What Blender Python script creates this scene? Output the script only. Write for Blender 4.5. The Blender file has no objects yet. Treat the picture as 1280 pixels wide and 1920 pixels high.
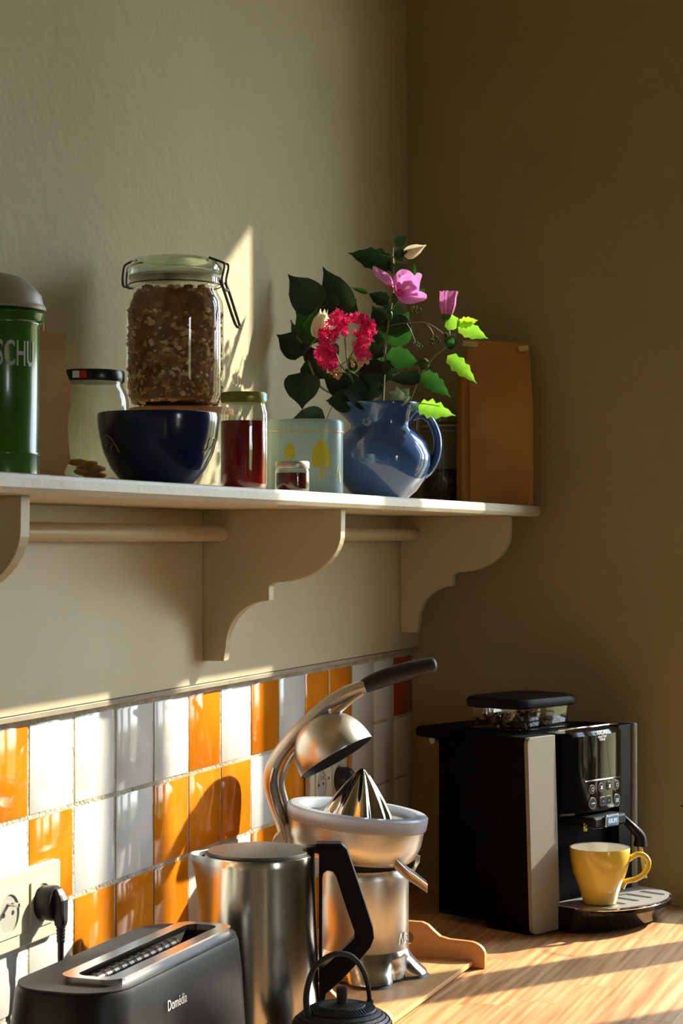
import bpy, bmesh, math, random
from mathutils import Vector, Matrix, noise
random.seed(7)
sc = bpy.context.scene
COL = sc.collection
PI = math.pi
# ------------------------------------------------------------------ camera
ZO = 1.307                       # height of the top edge of the tiling; the worktop is at 0.9
F_PX, YAW, PIT = 3605.5, .3516, .014
CAM = Vector((-3.1763, -1.0334, .1983 + ZO))
cyw, syw = math.cos(YAW), math.sin(YAW)
FW = Vector((cyw*math.cos(PIT), syw*math.cos(PIT), math.sin(PIT)))
RT = Vector((syw, -cyw, 0)); UP = RT.cross(FW)
cd = bpy.data.cameras.new('camera'); cam = bpy.data.objects.new('camera', cd); COL.objects.link(cam)
cd.sensor_fit = 'VERTICAL'; cd.sensor_height = 36; cd.lens = F_PX/1920*36
cd.clip_start = .05
cam.matrix_world = Matrix((( RT.x, UP.x, -FW.x, CAM.x), (RT.y, UP.y, -FW.y, CAM.y), (RT.z, UP.z, -FW.z, CAM.z), (0,0,0,1)))
sc.camera = cam
# ------------------------------------------------------------------ world, sun, exposure
SUN_D = Vector((-1.4, 1, -1.0)).normalized()       # the way the light travels
w = bpy.data.worlds.new('sky'); sc.world = w; w.use_nodes = True
wn = w.node_tree; wn.nodes.clear()
def wnode(t): return wn.nodes.new(t)
wo = wnode('ShaderNodeOutputWorld'); bg = wnode('ShaderNodeBackground'); rmp = wnode('ShaderNodeValToRGB')
tc = wnode('ShaderNodeTexCoord'); sx = wnode('ShaderNodeSeparateXYZ'); mr = wnode('ShaderNodeMapRange')
wn.links.new(tc.outputs['Generated'], sx.inputs[0]); wn.links.new(sx.outputs['Z'], mr.inputs[0])
mr.inputs[1].default_value = -1; mr.inputs[2].default_value = 1
wn.links.new(mr.outputs[0], rmp.inputs[0]); wn.links.new(rmp.outputs[0], bg.inputs[0]); wn.links.new(bg.outputs[0], wo.inputs[0])
cr = rmp.color_ramp
cr.elements[0].position = .0; cr.elements[0].color = (.16,.15,.09,1)
cr.elements[1].position = 1; cr.elements[1].color = (.45,.62,.95,1)
for p_, c_ in ((.49,(.17,.17,.09,1)), (.515,(.80,.84,.82,1)), (.62,(.72,.82,.95,1))):
    e_ = cr.elements.new(p_); e_.color = c_
bg.inputs[1].default_value = 14
sl = bpy.data.lights.new('sun', 'SUN'); so = bpy.data.objects.new('sun', sl); COL.objects.link(so)
sl.energy = 13; sl.color = (1, .90, .74); sl.angle = math.radians(.9)
so.location = (2.5, -3, 4); so.rotation_euler = SUN_D.to_track_quat('-Z', 'Y').to_euler()
sc.view_settings.view_transform = 'Standard'; sc.view_settings.look = 'None'
sc.view_settings.gamma = 1; sc.view_settings.use_curve_mapping = False
sc.view_settings.exposure = 0
try:
    sc.cycles.use_denoising = True; sc.cycles.denoiser = 'OPENIMAGEDENOISE'
    sc.cycles.max_bounces = 14; sc.cycles.diffuse_bounces = 7; sc.cycles.transparent_max_bounces = 32
    sc.cycles.caustics_reflective = False; sc.cycles.caustics_refractive = False
    sc.cycles.sample_clamp_indirect = 6
except Exception: pass
# ------------------------------------------------------------------ measuring helpers (world points)
def ray(u, v): return FW + RT*((u-640)/F_PX) - UP*((v-960)/F_PX)
def on_y(u, v, y): d = ray(u, v); return CAM + d*((y-CAM.y)/d.y)
def on_x(u, v, x): d = ray(u, v); return CAM + d*((x-CAM.x)/d.x)
def on_z(u, v, z): d = ray(u, v); return CAM + d*((z-CAM.z)/d.z)
class Frame:
    """local frame of a thing: x to the right as seen from the camera, y away, z up"""
    def __init__(s, x, y, base):
        s.o = Vector((x, y, base)); d = s.o - CAM; z = d.dot(FW)
        s.S = F_PX/z; s.u0 = 640 + F_PX*d.dot(RT)/z; s.v0 = 960 - F_PX*d.dot(UP)/z
        s.rz = math.atan2(-cyw, syw)
    def x(s, u): return (u-s.u0)/s.S
    def z(s, v): return (s.v0-v)/s.S
    def p(s, u, v, y=0): return Vector((s.x(u), y, s.z(v)))
def frame_at(u, y, base):
    q = on_y(u, 900, y); return Frame(q.x, y, base)
# ------------------------------------------------------------------ materials
def lin(c):
    return tuple(((v/255)/12.92 if v/255 <= .04045 else ((v/255+.055)/1.055)**2.4) for v in c) + (1,)
MATS = {}
def M(name, col, rough=.5, metal=0, col2=None, vscale=20, vstretch=(1,1,1), vlo=.35, vhi=.65, bump=0, bscale=60, bstretch=(1,1,1),
      coat=0, spec=.5, trans=0, ior=1.45, translucent=0, alpha_glass=None, per_obj=0, wave=None, detail=4, aniso=0):
    m = bpy.data.materials.new(name); m.use_nodes = True; nt = m.node_tree; n = nt.nodes; L = nt.links
    out = n['Material Output']; b = n['Principled BSDF']
    b.inputs['Base Color'].default_value = col; b.inputs['Roughness'].default_value = rough
    b.inputs['Metallic'].default_value = metal; b.inputs['Coat Weight'].default_value = coat
    b.inputs['Coat Roughness'].default_value = .05
    b.inputs['Specular IOR Level'].default_value = spec; b.inputs['IOR'].default_value = ior
    b.inputs['Transmission Weight'].default_value = trans
    if aniso: b.inputs['Anisotropic'].default_value = aniso
    tcn = n.new('ShaderNodeTexCoord')
    def nz(scale, stretch, det=detail):
        mp = n.new('ShaderNodeMapping'); mp.inputs['Scale'].default_value = stretch
        L.new(tcn.outputs['Object'], mp.inputs[0])
        if per_obj:
            oi = n.new('ShaderNodeObjectInfo'); cb = n.new('ShaderNodeCombineXYZ'); ml = n.new('ShaderNodeMath'); ml.operation = 'MULTIPLY'
            ml.inputs[1].default_value = 37.; L.new(oi.outputs['Random'], ml.inputs[0])
            for i in range(3): L.new(ml.outputs[0], cb.inputs[i])
            L.new(cb.outputs[0], mp.inputs['Location'])
        t = n.new('ShaderNodeTexNoise'); t.inputs['Scale'].default_value = scale; t.inputs['Detail'].default_value = det
        L.new(mp.outputs[0], t.inputs['Vector']); return t, mp
    last = None
    if col2:
        t, mp = nz(vscale, vstretch)
        src = t.outputs['Fac']
        if wave:
            wv = n.new('ShaderNodeTexWave'); wv.inputs['Scale'].default_value = wave; wv.inputs['Distortion'].default_value = 9
            wv.inputs['Detail'].default_value = 3; wv.inputs['Detail Scale'].default_value = 1.3; wv.bands_direction = 'Y'
            L.new(mp.outputs[0], wv.inputs['Vector'])
            mx0 = n.new('ShaderNodeMath'); mx0.operation = 'MULTIPLY_ADD'; mx0.inputs[1].default_value = .16
            L.new(wv.outputs['Fac'], mx0.inputs[0]); 
            sb = n.new('ShaderNodeMath'); sb.operation = 'MULTIPLY'; sb.inputs[1].default_value = .88; L.new(src, sb.inputs[0])
            L.new(sb.outputs[0], mx0.inputs[2]); src = mx0.outputs[0]
        r = n.new('ShaderNodeMapRange'); r.inputs[1].default_value = vlo; r.inputs[2].default_value = vhi
        L.new(src, r.inputs[0])
        mx = n.new('ShaderNodeMix'); mx.data_type = 'RGBA'; L.new(r.outputs[0], mx.inputs[0])
        mx.inputs[6].default_value = col; mx.inputs[7].default_value = col2; last = mx.outputs[2]
    if per_obj:
        hs = n.new('ShaderNodeHueSaturation'); oi = n.new('ShaderNodeObjectInfo')
        r2 = n.new('ShaderNodeMapRange'); r2.inputs[3].default_value = 1-per_obj; r2.inputs[4].default_value = 1+per_obj
        L.new(oi.outputs['Random'], r2.inputs[0]); L.new(r2.outputs[0], hs.inputs['Value'])
        if last: L.new(last, hs.inputs['Color'])
        else: hs.inputs['Color'].default_value = col
        last = hs.outputs[0]
    if last: L.new(last, b.inputs['Base Color'])
    if bump:
        t, _ = nz(bscale, bstretch)
        bp = n.new('ShaderNodeBump'); bp.inputs['Strength'].default_value = bump; bp.inputs['Distance'].default_value = .01
        L.new(t.outputs['Fac'], bp.inputs['Height']); L.new(bp.outputs[0], b.inputs['Normal'])
        if coat: L.new(bp.outputs[0], b.inputs['Coat Normal'])
    if translucent:
        tl = n.new('ShaderNodeBsdfTranslucent'); tl.inputs[0].default_value = col if not last else (1,1,1,1)
        if last: L.new(last, tl.inputs[0])
        ms = n.new('ShaderNodeMixShader'); ms.inputs[0].default_value = translucent
        L.new(b.outputs[0], ms.inputs[1]); L.new(tl.outputs[0], ms.inputs[2]); L.new(ms.outputs[0], out.inputs[0])
    if alpha_glass is not None:       # thin clear glass: tinted see-through wall with a fresnel gloss
        tr = n.new('ShaderNodeBsdfTransparent'); tr.inputs[0].default_value = col
        gl = n.new('ShaderNodeBsdfGlossy'); gl.inputs['Roughness'].default_value = rough; gl.inputs[0].default_value = (1,1,1,1)
        fr = n.new('ShaderNodeLayerWeight'); fr.inputs[0].default_value = .5
        pw = n.new('ShaderNodeMath'); pw.operation = 'POWER'; pw.inputs[1].default_value = 4.2; L.new(fr.outputs['Facing'], pw.inputs[0])
        if bump: L.new(bp.outputs[0], gl.inputs['Normal']); L.new(bp.outputs[0], fr.inputs['Normal'])
        mm = n.new('ShaderNodeMath'); mm.operation = 'MULTIPLY_ADD'; mm.inputs[1].default_value = .8; mm.inputs[2].default_value = alpha_glass+.035
        mm.use_clamp = True
        L.new(pw.outputs[0], mm.inputs[0])
        ms = n.new('ShaderNodeMixShader'); L.new(mm.outputs[0], ms.inputs[0])
        L.new(tr.outputs[0], ms.inputs[1]); L.new(gl.outputs[0], ms.inputs[2]); L.new(ms.outputs[0], out.inputs[0])
    MATS[name] = m; return m
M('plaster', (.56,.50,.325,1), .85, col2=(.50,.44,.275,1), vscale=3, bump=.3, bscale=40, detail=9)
M('plaster_shaded', (.42,.34,.17,1), .85, col2=(.37,.29,.14,1), vscale=3, bump=.3, bscale=28, detail=8)  # same plaster made darker: the right wall's shade is put into the colour
M('room_paint', (.36,.30,.19,1), .8)
M('cream_paint', (.56,.485,.315,1), .4, col2=(.51,.44,.275,1), vscale=6, bump=.05, bscale=40)
M('shelf_paint', (.62,.56,.43,1), .42, col2=(.52,.45,.32,1), vscale=22, vstretch=(.3,2,2), vlo=.5, vhi=.8, bump=.1, bscale=60)
M('tile_white', (.72,.72,.68,1), .08, bump=.025, bscale=16, spec=.38, per_obj=.02)
M('tile_orange', lin((226,140,30)), .08, col2=lin((205,112,18)), vscale=9, bump=.025, bscale=16, spec=.38, per_obj=.06, detail=6)
M('tile_red', lin((170,62,16)), .1, col2=lin((150,50,12)), vscale=9, bump=.025, bscale=16, spec=.38)
M('grout', lin((205,198,176)), .9, col2=lin((160,152,128)), vscale=25, bump=.5, bscale=200)
M('plastic_cream', (.60,.565,.42,1), .35)
M('socket_shade', (.42,.40,.33,1), .4)
M('black_plastic', (.006,.006,.0065,1), .45, spec=.18)
M('black_rubber', (.016,.016,.017,1), .45)
M('black_gloss', (.004,.004,.0045,1), .07, spec=.35)
M('machine_black', (.0025,.0025,.0028,1), .6, spec=.06)
M('panel_silver', (.25,.23,.185,1), .5, metal=.1, spec=.3)
M('steel', (.62,.60,.56,1), .2, metal=1, bump=.012, bscale=90, bstretch=(1,1,.02))
M('steel_brushed', (.58,.555,.50,1), .34, metal=1, bump=.02, bscale=200, bstretch=(.05,.05,1))
M('steel_lid', (.12,.115,.105,1), .42, metal=.8)
M('chrome', (.75,.75,.74,1), .08, metal=1)
M('dull_steel', (.52,.50,.45,1), .38, metal=.6, bump=.03, bscale=40)
M('toaster_grey', (.011,.0115,.011,1), .4, spec=.25, bump=.01, bscale=300)
M('toaster_top', (.030,.031,.031,1), .5, spec=.25)
M('caulk_shaded', (.36,.31,.21,1), .6, col2=(.28,.24,.16,1), vscale=30)  # strip below the panel, darkened: the shelf's shadow is put into its colour
M('dark_inside', (.02,.018,.016,1), .6)
M('wire_dark', (.14,.12,.10,1), .4, metal=1)
M('cast_iron', (.018,.02,.02,1), .55, metal=.2, bump=.15, bscale=150)
M('clear_plastic', (.72,.77,.82,1), .16, translucent=.5)
M('glass', (.93,.96,.93,1), .03, alpha_glass=.03, ior=1.45, bump=.03, bscale=25)
M('glass_green', (.78,.90,.80,1), .03, alpha_glass=.05, ior=1.5, bump=.05, bscale=25)
M('glass_rim', (.80,.88,.80,1), .06, alpha_glass=.16, ior=1.6, bump=.1, bscale=40)
M('window_glass', (.97,.98,.97,1), .0, alpha_glass=0., ior=1.4)
M('honey', (.30,.006,.005,1), .12, translucent=.35)
M('jam', (.06,.006,.006,1), .15)
M('granola', lin((226,176,116)), .75, col2=lin((186,128,74)), vscale=120, per_obj=0)
M('granola_dark', lin((164,110,64)), .8, col2=lin((120,76,44)), vscale=80)
M('granola_pale', lin((246,216,164)), .75)
M('seeds', lin((70,56,42)), .8, col2=lin((30,24,20)), vscale=160, bump=.6, bscale=200)
M('biscuit', lin((228,190,100)), .8, col2=lin((196,130,70)), vscale=50)
M('ceramic_navy', (.010,.018,.075,1), .16, coat=.3)
M('ceramic_blue', (.032,.068,.19,1), .08, col2=(.042,.088,.235,1), vscale=8, coat=.5, bump=.02, bscale=12)
M('gold_paint', (.50,.36,.07,1), .4, metal=.3)
M('green_enamel', (.035,.13,.012,1), .22, col2=(.05,.17,.018,1), vscale=6, coat=.3)
M('letter_white', (.55,.58,.48,1), .5)
M('white_print', (.8,.8,.78,1), .5)
M('grey_print', (.35,.36,.36,1), .5)
M('badge_blue', (.02,.16,.42,1), .3)
M('tin_blue', (.36,.55,.58,1), .3, metal=0, coat=.15)
M('tin_line', (.62,.52,.34,1), .35, metal=.4)
M('tin_gold', (.55,.50,.03,1), .4, metal=.2)
M('lid_gold', (.32,.30,.06,1), .35, metal=.5)
M('lid_blue', (.15,.42,.62,1), .35, metal=.2)
M('lid_black', (.012,.016,.013,1), .25)
M('lid_red', (.55,.02,.02,1), .3)
M('kraft', lin((222,178,130)), .75, col2=lin((200,152,104)), vscale=14, bump=.25, bscale=30)
M('kraft_dark', lin((196,136,70)), .75, col2=lin((178,116,54)), vscale=10, bump=.3, bscale=18)
M('tie_metal', lin((190,170,110)), .45, metal=.2)
M('lid_wood', lin((205,150,95)), .55, col2=lin((180,120,70)), vscale=30, vstretch=(.2,3,1))
M('tray_wood', lin((222,160,96)), .5, col2=lin((206,140,78)), vscale=16, vstretch=(6,.6,6), bump=.02, bscale=60)
M('tray_floor', lin((218,172,112)), .5, col2=lin((202,150,92)), vscale=16, vstretch=(.6,6,6), bump=.02, bscale=60)
M('oak', lin((226,180,128)), .38, col2=lin((178,124,74)), vscale=10, vstretch=(.55,9,9), vlo=.36, vhi=.74, wave=2.2, bump=.03, bscale=80, bstretch=(.2,4,4), per_obj=.13, detail=8)
M('wood_dark', lin((90,60,35)), .6)
M('yellow_cup', lin((226,196,84)), .14, col2=lin((216,180,66)), vscale=10, coat=.4)
M('cup_white', (.80,.76,.66,1), .15, coat=.4)
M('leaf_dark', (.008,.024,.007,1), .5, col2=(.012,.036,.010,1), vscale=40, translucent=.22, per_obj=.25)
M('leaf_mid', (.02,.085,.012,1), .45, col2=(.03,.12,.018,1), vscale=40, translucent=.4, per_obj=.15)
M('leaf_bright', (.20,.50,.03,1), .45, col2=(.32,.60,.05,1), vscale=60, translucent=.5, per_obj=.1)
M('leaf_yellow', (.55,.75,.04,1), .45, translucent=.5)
M('leaf_pale', (.42,.56,.42,1), .6, col2=(.22,.34,.22,1), vscale=90)
M('stem_green', (.14,.17,.05,1), .55, col2=(.2,.16,.07,1), vscale=40)
M('petal_pink', lin((236,160,222)), .5, col2=lin((224,134,206)), vscale=25, translucent=.4)
M('petal_base', lin((225,25,85)), .5, translucent=.35)
M('petal_white', lin((235,228,205)), .55, translucent=.35)
M('petal_blush', lin((226,216,190)), .55, translucent=.35)
M('petal_red', lin((244,74,150)), .55, col2=lin((230,44,116)), vscale=80, translucent=.35)
M('bud_rose', lin((205,130,110)), .6)
M('pod_green', lin((78,92,40)), .85, col2=lin((50,60,28)), vscale=80, spec=.1)
M('petunia_bud', lin((206,124,184)), .55, col2=lin((176,88,150)), vscale=60, translucent=.3)
M('soil', (.03,.02,.015,1), .9)
M('terracotta', lin((170,92,60)), .8)
# ------------------------------------------------------------------ mesh helpers
def link(o, parent=None):
    COL.objects.link(o)
    if parent: o.parent = parent
    return o
def smooth(me, ang=40):
    me.polygons.foreach_set('use_smooth', [True]*len(me.polygons))
    try: me.set_sharp_from_angle(angle=math.radians(ang))
    except Exception: pass
def obj(name, bm, mat, parent=None, sm=True, ang=40, loc=None, rot=None, bevel=0, bseg=2, sub=0):
    bmesh.ops.recalc_face_normals(bm, faces=bm.faces)
    me = bpy.data.meshes.new(name); bm.to_mesh(me); bm.free()
    ms = mat if isinstance(mat, (list, tuple)) else [mat]
    for m_ in ms: me.materials.append(MATS[m_] if isinstance(m_, str) else m_)
    if sm: smooth(me, ang)
    o = bpy.data.objects.new(name, me); link(o, parent)
    if loc is not None: o.location = loc
    if rot is not None: o.rotation_euler = rot
    if bevel:
        b = o.modifiers.new('bevel', 'BEVEL'); b.width = bevel; b.segments = bseg; b.limit_method = 'ANGLE'; b.angle_limit = math.radians(40)
    if sub:
        s = o.modifiers.new('sub', 'SUBSURF'); s.levels = sub; s.render_levels = sub
    return o
def tag(o, label, cat, group=None):
    o['label'] = label; o['category'] = cat
    if group: o['group'] = group
    return o
def thing(name, label, cat, loc, rz=0, group=None):
    o = bpy.data.objects.new(name, None); link(o); o.location = loc; o.rotation_euler = (0,0,rz)
    o.empty_display_size = .03
    return tag(o, label, cat, group)
def struct(o): o['kind'] = 'structure'; return o
def bx(bm, x0, x1, y0, y1, z0, z1, mi=0):
    v = [bm.verts.new(p) for p in ((x0,y0,z0),(x1,y0,z0),(x1,y1,z0),(x0,y1,z0),(x0,y0,z1),(x1,y0,z1),(x1,y1,z1),(x0,y1,z1))]
    for f in ((0,3,2,1),(4,5,6,7),(0,1,5,4),(1,2,6,5),(2,3,7,6),(3,0,4,7)):
        bm.faces.new([v[i] for i in f]).material_index = mi
    return bm
def box(*a): return bx(bmesh.new(), *a)
def loft(bm, rings, closed=True, cap0=True, cap1=True, mi=0):
    R_ = [[bm.verts.new(p) for p in r] for r in rings]
    n = len(R_[0])
    for a, b in zip(R_, R_[1:]):
        for i in range(n if closed else n-1):
            j = (i+1) % n
            bm.faces.new((a[i], a[j], b[j], b[i])).material_index = mi
    if cap0 and closed: bm.faces.new(R_[0][::-1]).material_index = mi
    if cap1 and closed: bm.faces.new(R_[-1]).material_index = mi
    return bm
def lathe(prof, seg=48, cap0=True, cap1=True, rf=None, bm=None, mi=0, cx=0, cy=0):
    bm = bm or bmesh.new(); rings = []
    for r, z in prof:
        rings.append([Vector((cx+(r*(rf(2*PI*i/seg, z) if rf else 1))*math.cos(2*PI*i/seg),
                              cy+(r*(rf(2*PI*i/seg, z) if rf else 1))*math.sin(2*PI*i/seg), z)) for i in range(seg)])
    return loft(bm, rings, True, cap0, cap1, mi)
def catmull(pts, n=6):
    P = [Vector(p) for p in pts]; out = []
    for i in range(len(P)-1):
        p0 = P[max(i-1,0)]; p1 = P[i]; p2 = P[i+1]; p3 = P[min(i+2,len(P)-1)]
        for k in range(n):
            t = k/n
            out.append(.5*((2*p1)+(p2-p0)*t+(2*p0-5*p1+4*p2-p3)*t*t+(3*p1-p0-3*p2+p3)*t**3))
    out.append(P[-1]); return out
def tube(bm, pts, rad, seg=8, flat=1, up=Vector((0,1,0)), cap=True, mi=0):
    P = [Vector(p) for p in pts]; n = len(P); rings = []
    for i, p in enumerate(P):
        t = (P[min(i+1,n-1)]-P[max(i-1,0)]).normalized()
        a = up - t*up.dot(t)
        if a.length < 1e-4: a = Vector((1,0,0)) - t*t.x
        a.normalize(); b = t.cross(a)
        r = rad[i*len(rad)//n] if isinstance(rad, (list,tuple)) and len(rad) != n else (rad[i] if isinstance(rad,(list,tuple)) else rad)
        rings.append([p + a*(r*flat*math.cos(2*PI*k/seg)) + b*(r*math.sin(2*PI*k/seg)) for k in range(seg)])
    return loft(bm, rings, True, cap, cap, mi)
def prism(bm, poly, axis, a, b, mi=0):
    """extrude a 2D outline (list of pairs) along axis ('x','y','z') from a to b"""
    def P(p, t): return {'x': (t,p[0],p[1]), 'y': (p[0],t,p[1]), 'z': (p[0],p[1],t)}[axis]
    A = [bm.verts.new(P(p, a)) for p in poly]; B = [bm.verts.new(P(p, b)) for p in poly]
    bm.faces.new(A[::-1]).material_index = mi; bm.faces.new(B).material_index = mi
    for i in range(len(poly)):
        j = (i+1) % len(poly); bm.faces.new((A[i], A[j], B[j], B[i])).material_index = mi
    return bm
def ribbon(bm, pts, hw, y0, y1, closed=False):
    """flat bar following a path in the xz plane, half widths hw, thickness y0..y1"""
    P = [Vector((p[0], 0, p[1])) for p in pts]; n = len(P); rings = []
    for i, p in enumerate(P):
        t = (P[min(i+1,n-1)]-P[max(i-1,0)]).normalized(); nn = Vector((-t.z, 0, t.x)); h = hw[i] if isinstance(hw, list) else hw
        a = p+nn*h; b = p-nn*h
        rings.append([Vector((a.x,y0,a.z)), Vector((b.x,y0,b.z)), Vector((b.x,y1,b.z)), Vector((a.x,y1,a.z))])
    return loft(bm, rings)
def rrect(w_, d_, r, n=5, cx=0, cy=0):
    out = []
    for qx, qy, a0 in ((1,1,0),(-1,1,PI/2),(-1,-1,PI),(1,-1,3*PI/2)):
        for k in range(n+1):
            a = a0+PI/2*k/n
            out.append((cx+qx*(w_/2-r)+r*math.cos(a), cy+qy*(d_/2-r)+r*math.sin(a)))
    return out
def blob(bm, c, r, seg=8, rings=5, jit=0, sc_=(1,1,1), mi=0, rot=None):
    R0 = []
    for i in range(1, rings):
        th = PI*i/rings
        R0.append([Vector((math.sin(th)*math.cos(2*PI*k/seg), math.sin(th)*math.sin(2*PI*k/seg), math.cos(th))) for k in range(seg)])
    def T(p):
        q = Vector((p.x*sc_[0], p.y*sc_[1], p.z*sc_[2]))*(r*(1+random.uniform(-jit,jit)))
        if rot is not None: q = rot @ q
        return Vector(c)+q
    V = [[bm.verts.new(T(p)) for p in q] for q in R0]
    top = bm.verts.new(T(Vector((0,0,1)))); bot = bm.verts.new(T(Vector((0,0,-1))))
    for k in range(seg):
        j = (k+1) % seg
        bm.faces.new((top, V[0][k], V[0][j])).material_index = mi; bm.faces.new((bot, V[-1][j], V[-1][k])).material_index = mi
        for a, b in zip(V, V[1:]): bm.faces.new((a[k], b[k], b[j], a[j])).material_index = mi
    return bm
def text_bm(s, size, extrude=.0003, xs=1.0, shear=0, bold=0):
    c = bpy.data.curves.new('txt', 'FONT'); c.body = s; c.size = size; c.extrude = extrude; c.align_x = 'LEFT'
    c.shear = shear; c.resolution_u = 3; c.offset = bold
    o = bpy.data.objects.new('txt', c); COL.objects.link(o)
    bpy.context.view_layer.update()
    me = bpy.data.meshes.new_from_object(o); bm = bmesh.new(); bm.from_mesh(me)
    bpy.data.meshes.remove(me); bpy.data.objects.remove(o); bpy.data.curves.remove(c)
    for v in bm.verts: v.co.x *= xs
    return bm
def bm_map(bm, fn):
    for v in bm.verts: v.co = fn(v.co.copy())
    return bm
# ================================================================== THE ROOM
WX0, WY0, CH = -4.4, -3.4, 2.75
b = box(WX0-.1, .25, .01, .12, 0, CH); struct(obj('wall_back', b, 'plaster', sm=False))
# right wall with its window opening
OY0, OY1, OZ0, OZ1 = -1.62, -.49, ZO-.30, ZO+1.31
b = bmesh.new()
bx(b, 0, .25, OY1, .01, 0, CH); bx(b, 0, .25, WY0, OY0, 0, CH)
bx(b, 0, .25, OY0, OY1, 0, OZ0-.02); bx(b, 0, .25, OY0, OY1, OZ1, CH)
struct(obj('wall_right', b, 'plaster_shaded', sm=False))
struct(obj('wall_left', box(WX0-.1, WX0, WY0, .01, 0, CH), 'room_paint', sm=False))
b = bmesh.new()       # the wall across the room, with an unseen opening added for streaks in the kettle
bx(b, WX0, -3.3, WY0-.2, WY0, 0, CH); bx(b, -2.85, .25, WY0-.2, WY0, 0, CH)
bx(b, -3.3, -2.85, WY0-.2, WY0, 0, .9); bx(b, -3.3, -2.85, WY0-.2, WY0, 2.3, CH)
struct(obj('wall_front', b, 'room_paint', sm=False))
struct(obj('floor', box(WX0-.1, .25, WY0-.2, .12, -.1, 0), 'wood_dark', sm=False))
struct(obj('ceiling', box(WX0-.1, .25, WY0-.2, .12, CH, CH+.1), 'room_paint', sm=False))
# window in the right wall: frame, bars, panes, sill
win = bpy.data.objects.new('window_1', None); link(win); struct(win); win.location = (.13, 0, 0)
FXA, FXB = -.025, .025
b = bmesh.new()
bx(b, FXA, FXB, OY1-.04, OY1, OZ0, OZ1); bx(b, FXA, FXB, OY0, OY0+.04, OZ0, OZ1)
bx(b, FXA, FXB, OY0+.04, OY1-.04, OZ1-.008, OZ1); bx(b, FXA, FXB, OY0+.04, OY1-.04, OZ0, OZ0+.02)
obj('window_frame', b, 'cream_paint', win, sm=False)
for yc, hw_ in ((-.863,.0425), (-1.235,.045)):
    obj('stile', box(FXA-.002, FXB+.002, yc-hw_, yc+hw_, OZ0+.02, OZ1-.008), 'cream_paint', win, sm=False)
for y0_, y1_ in ((-.53,-.8205), (-.9055,-1.19), (-1.28,-1.58)):
    obj('pane', box(-.002, .002, y1_, y0_, OZ0+.02, OZ1-.008), 'window_glass', win, sm=False)
struct(obj('trim_3', box(-.0, .25, OY0, OY1, OZ0-.02, OZ0), 'cream_paint', sm=False))
# ------------------------------------------------------------------ wooden panel above the tiles
b = bmesh.new()
bx(b, -2.5, 0, -.010, .010, ZO+.0118, ZO+.236)
struct(obj('trim_1', b, 'cream_paint', sm=False, bevel=.0008))
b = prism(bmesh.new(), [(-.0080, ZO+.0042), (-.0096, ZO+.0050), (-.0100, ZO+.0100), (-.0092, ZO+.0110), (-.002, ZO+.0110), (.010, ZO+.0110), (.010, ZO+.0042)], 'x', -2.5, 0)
struct(obj('trim_2', b, 'caulk_shaded', sm=False))
# ------------------------------------------------------------------ tiling
PT = .103
til = thing('wall_tiling', 'white and orange glazed square wall tiles above the wooden worktop', 'tiles', (0, 0, ZO))
obj('grout', box(-2.5, 0, .0013, .0100, -.407, .0032), 'grout', til, sm=False)
def tile_mesh(h, mat):
    b = bmesh.new(); g = .0027; w_ = PT-2*g; e = .0016
    rings = [[(g,.0036,-g),(g+w_,.0036,-g),(g+w_,.0036,-g-h),(g,.0036,-g-h)],
             [(g,.0009,-g),(g+w_,.0009,-g),(g+w_,.0009,-g-h),(g,.0009,-g-h)],
             [(g+e,0,-g-e),(g+w_-e,0,-g-e),(g+w_-e,0,-g-h+e),(g+e,0,-g-h+e)]]
    loft(b, [[Vector(p) for p in r] for r in rings], True, False, True)
    bmesh.ops.recalc_face_normals(b, faces=b.faces)
    me = bpy.data.meshes.new('tile'); b.to_mesh(me); b.free(); me.materials.append(MATS[mat]); smooth(me, 60); return me
tm = {(m_, k): tile_mesh(h, n_) for m_, n_ in (('w','tile_white'),('o','tile_orange'),('r','tile_red')) for k, h in ((0, PT-.0054), (1, .0935))}
row1 = list('wowwo' 'wwwwo' 'wowoo' 'wwr')      # columns -4 .. 13
row2 = list('owwow' 'owwoo' 'owowo' 'www')
row3 = list('wwoww' 'wooow' 'wowww' 'www')
row4 = list('wowow' 'wwoww' 'owwow' 'www')
for r_, row in enumerate((row1, row2, row3, row4)):
    for k, m_ in enumerate(row):
        c_ = k-4
        me = tm[(m_, 1 if r_ == 3 else 0)]
        o = bpy.data.objects.new('tile', me); link(o, til)
        o.location = ((c_-14)*PT, random.uniform(-.0005, .0003), -r_*PT)
        o.rotation_euler = (random.uniform(-.004,.004), 0, random.uniform(-.005,.005))
# ------------------------------------------------------------------ shelf with brackets and rail
SH = ZO+.2535
sh = thing('wall_shelf', 'long cream painted wooden shelf on scrolled brackets, carrying jars and flowers', 'shelf', (-.9, -.12, SH))
b = prism(bmesh.new(), [(.13,-.0175),(-.112+.004,-.0175),(-.112,-.012),(-.112,-.004),(-.110,0),(.13,0)], 'x', -1.6, .885)
obj('shelf_board', b, 'shelf_paint', sh, sm=False, bevel=.0012)
def bracket_outline():
    top = -.0175
    P = [(-.0102, top), (-.2, top)]
    # (y, z rel shelf) outer edge: drop, convex quarter, step, concave quarter, foot
    for k in range(1, 13):
        a = PI/2*k/12*.98; P.append((-.104-.096*math.cos(a)**.9, -.045-.066*math.sin(a)))
    P += [(-.102,-.1155), (-.102,-.134)]
    for k in range(1, 13):
        a = PI/2*k/12; P.append((-.102+.060*math.sin(a)**1.0*1.0, -.134-.060*(1-math.cos(a))*1.0))
    P += [(-.039,-.2125), (-.0102,-.2125)]
    return P
bo = bracket_outline()
for x_ in (-1.702, -.898, -.091):
    b = prism(bmesh.new(), [(y+.12, z) for y, z in bo], 'x', x_+.9-.008, x_+.9+.009)
    obj('bracket', b, 'cream_paint', sh, sm=False, bevel=.001)
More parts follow.
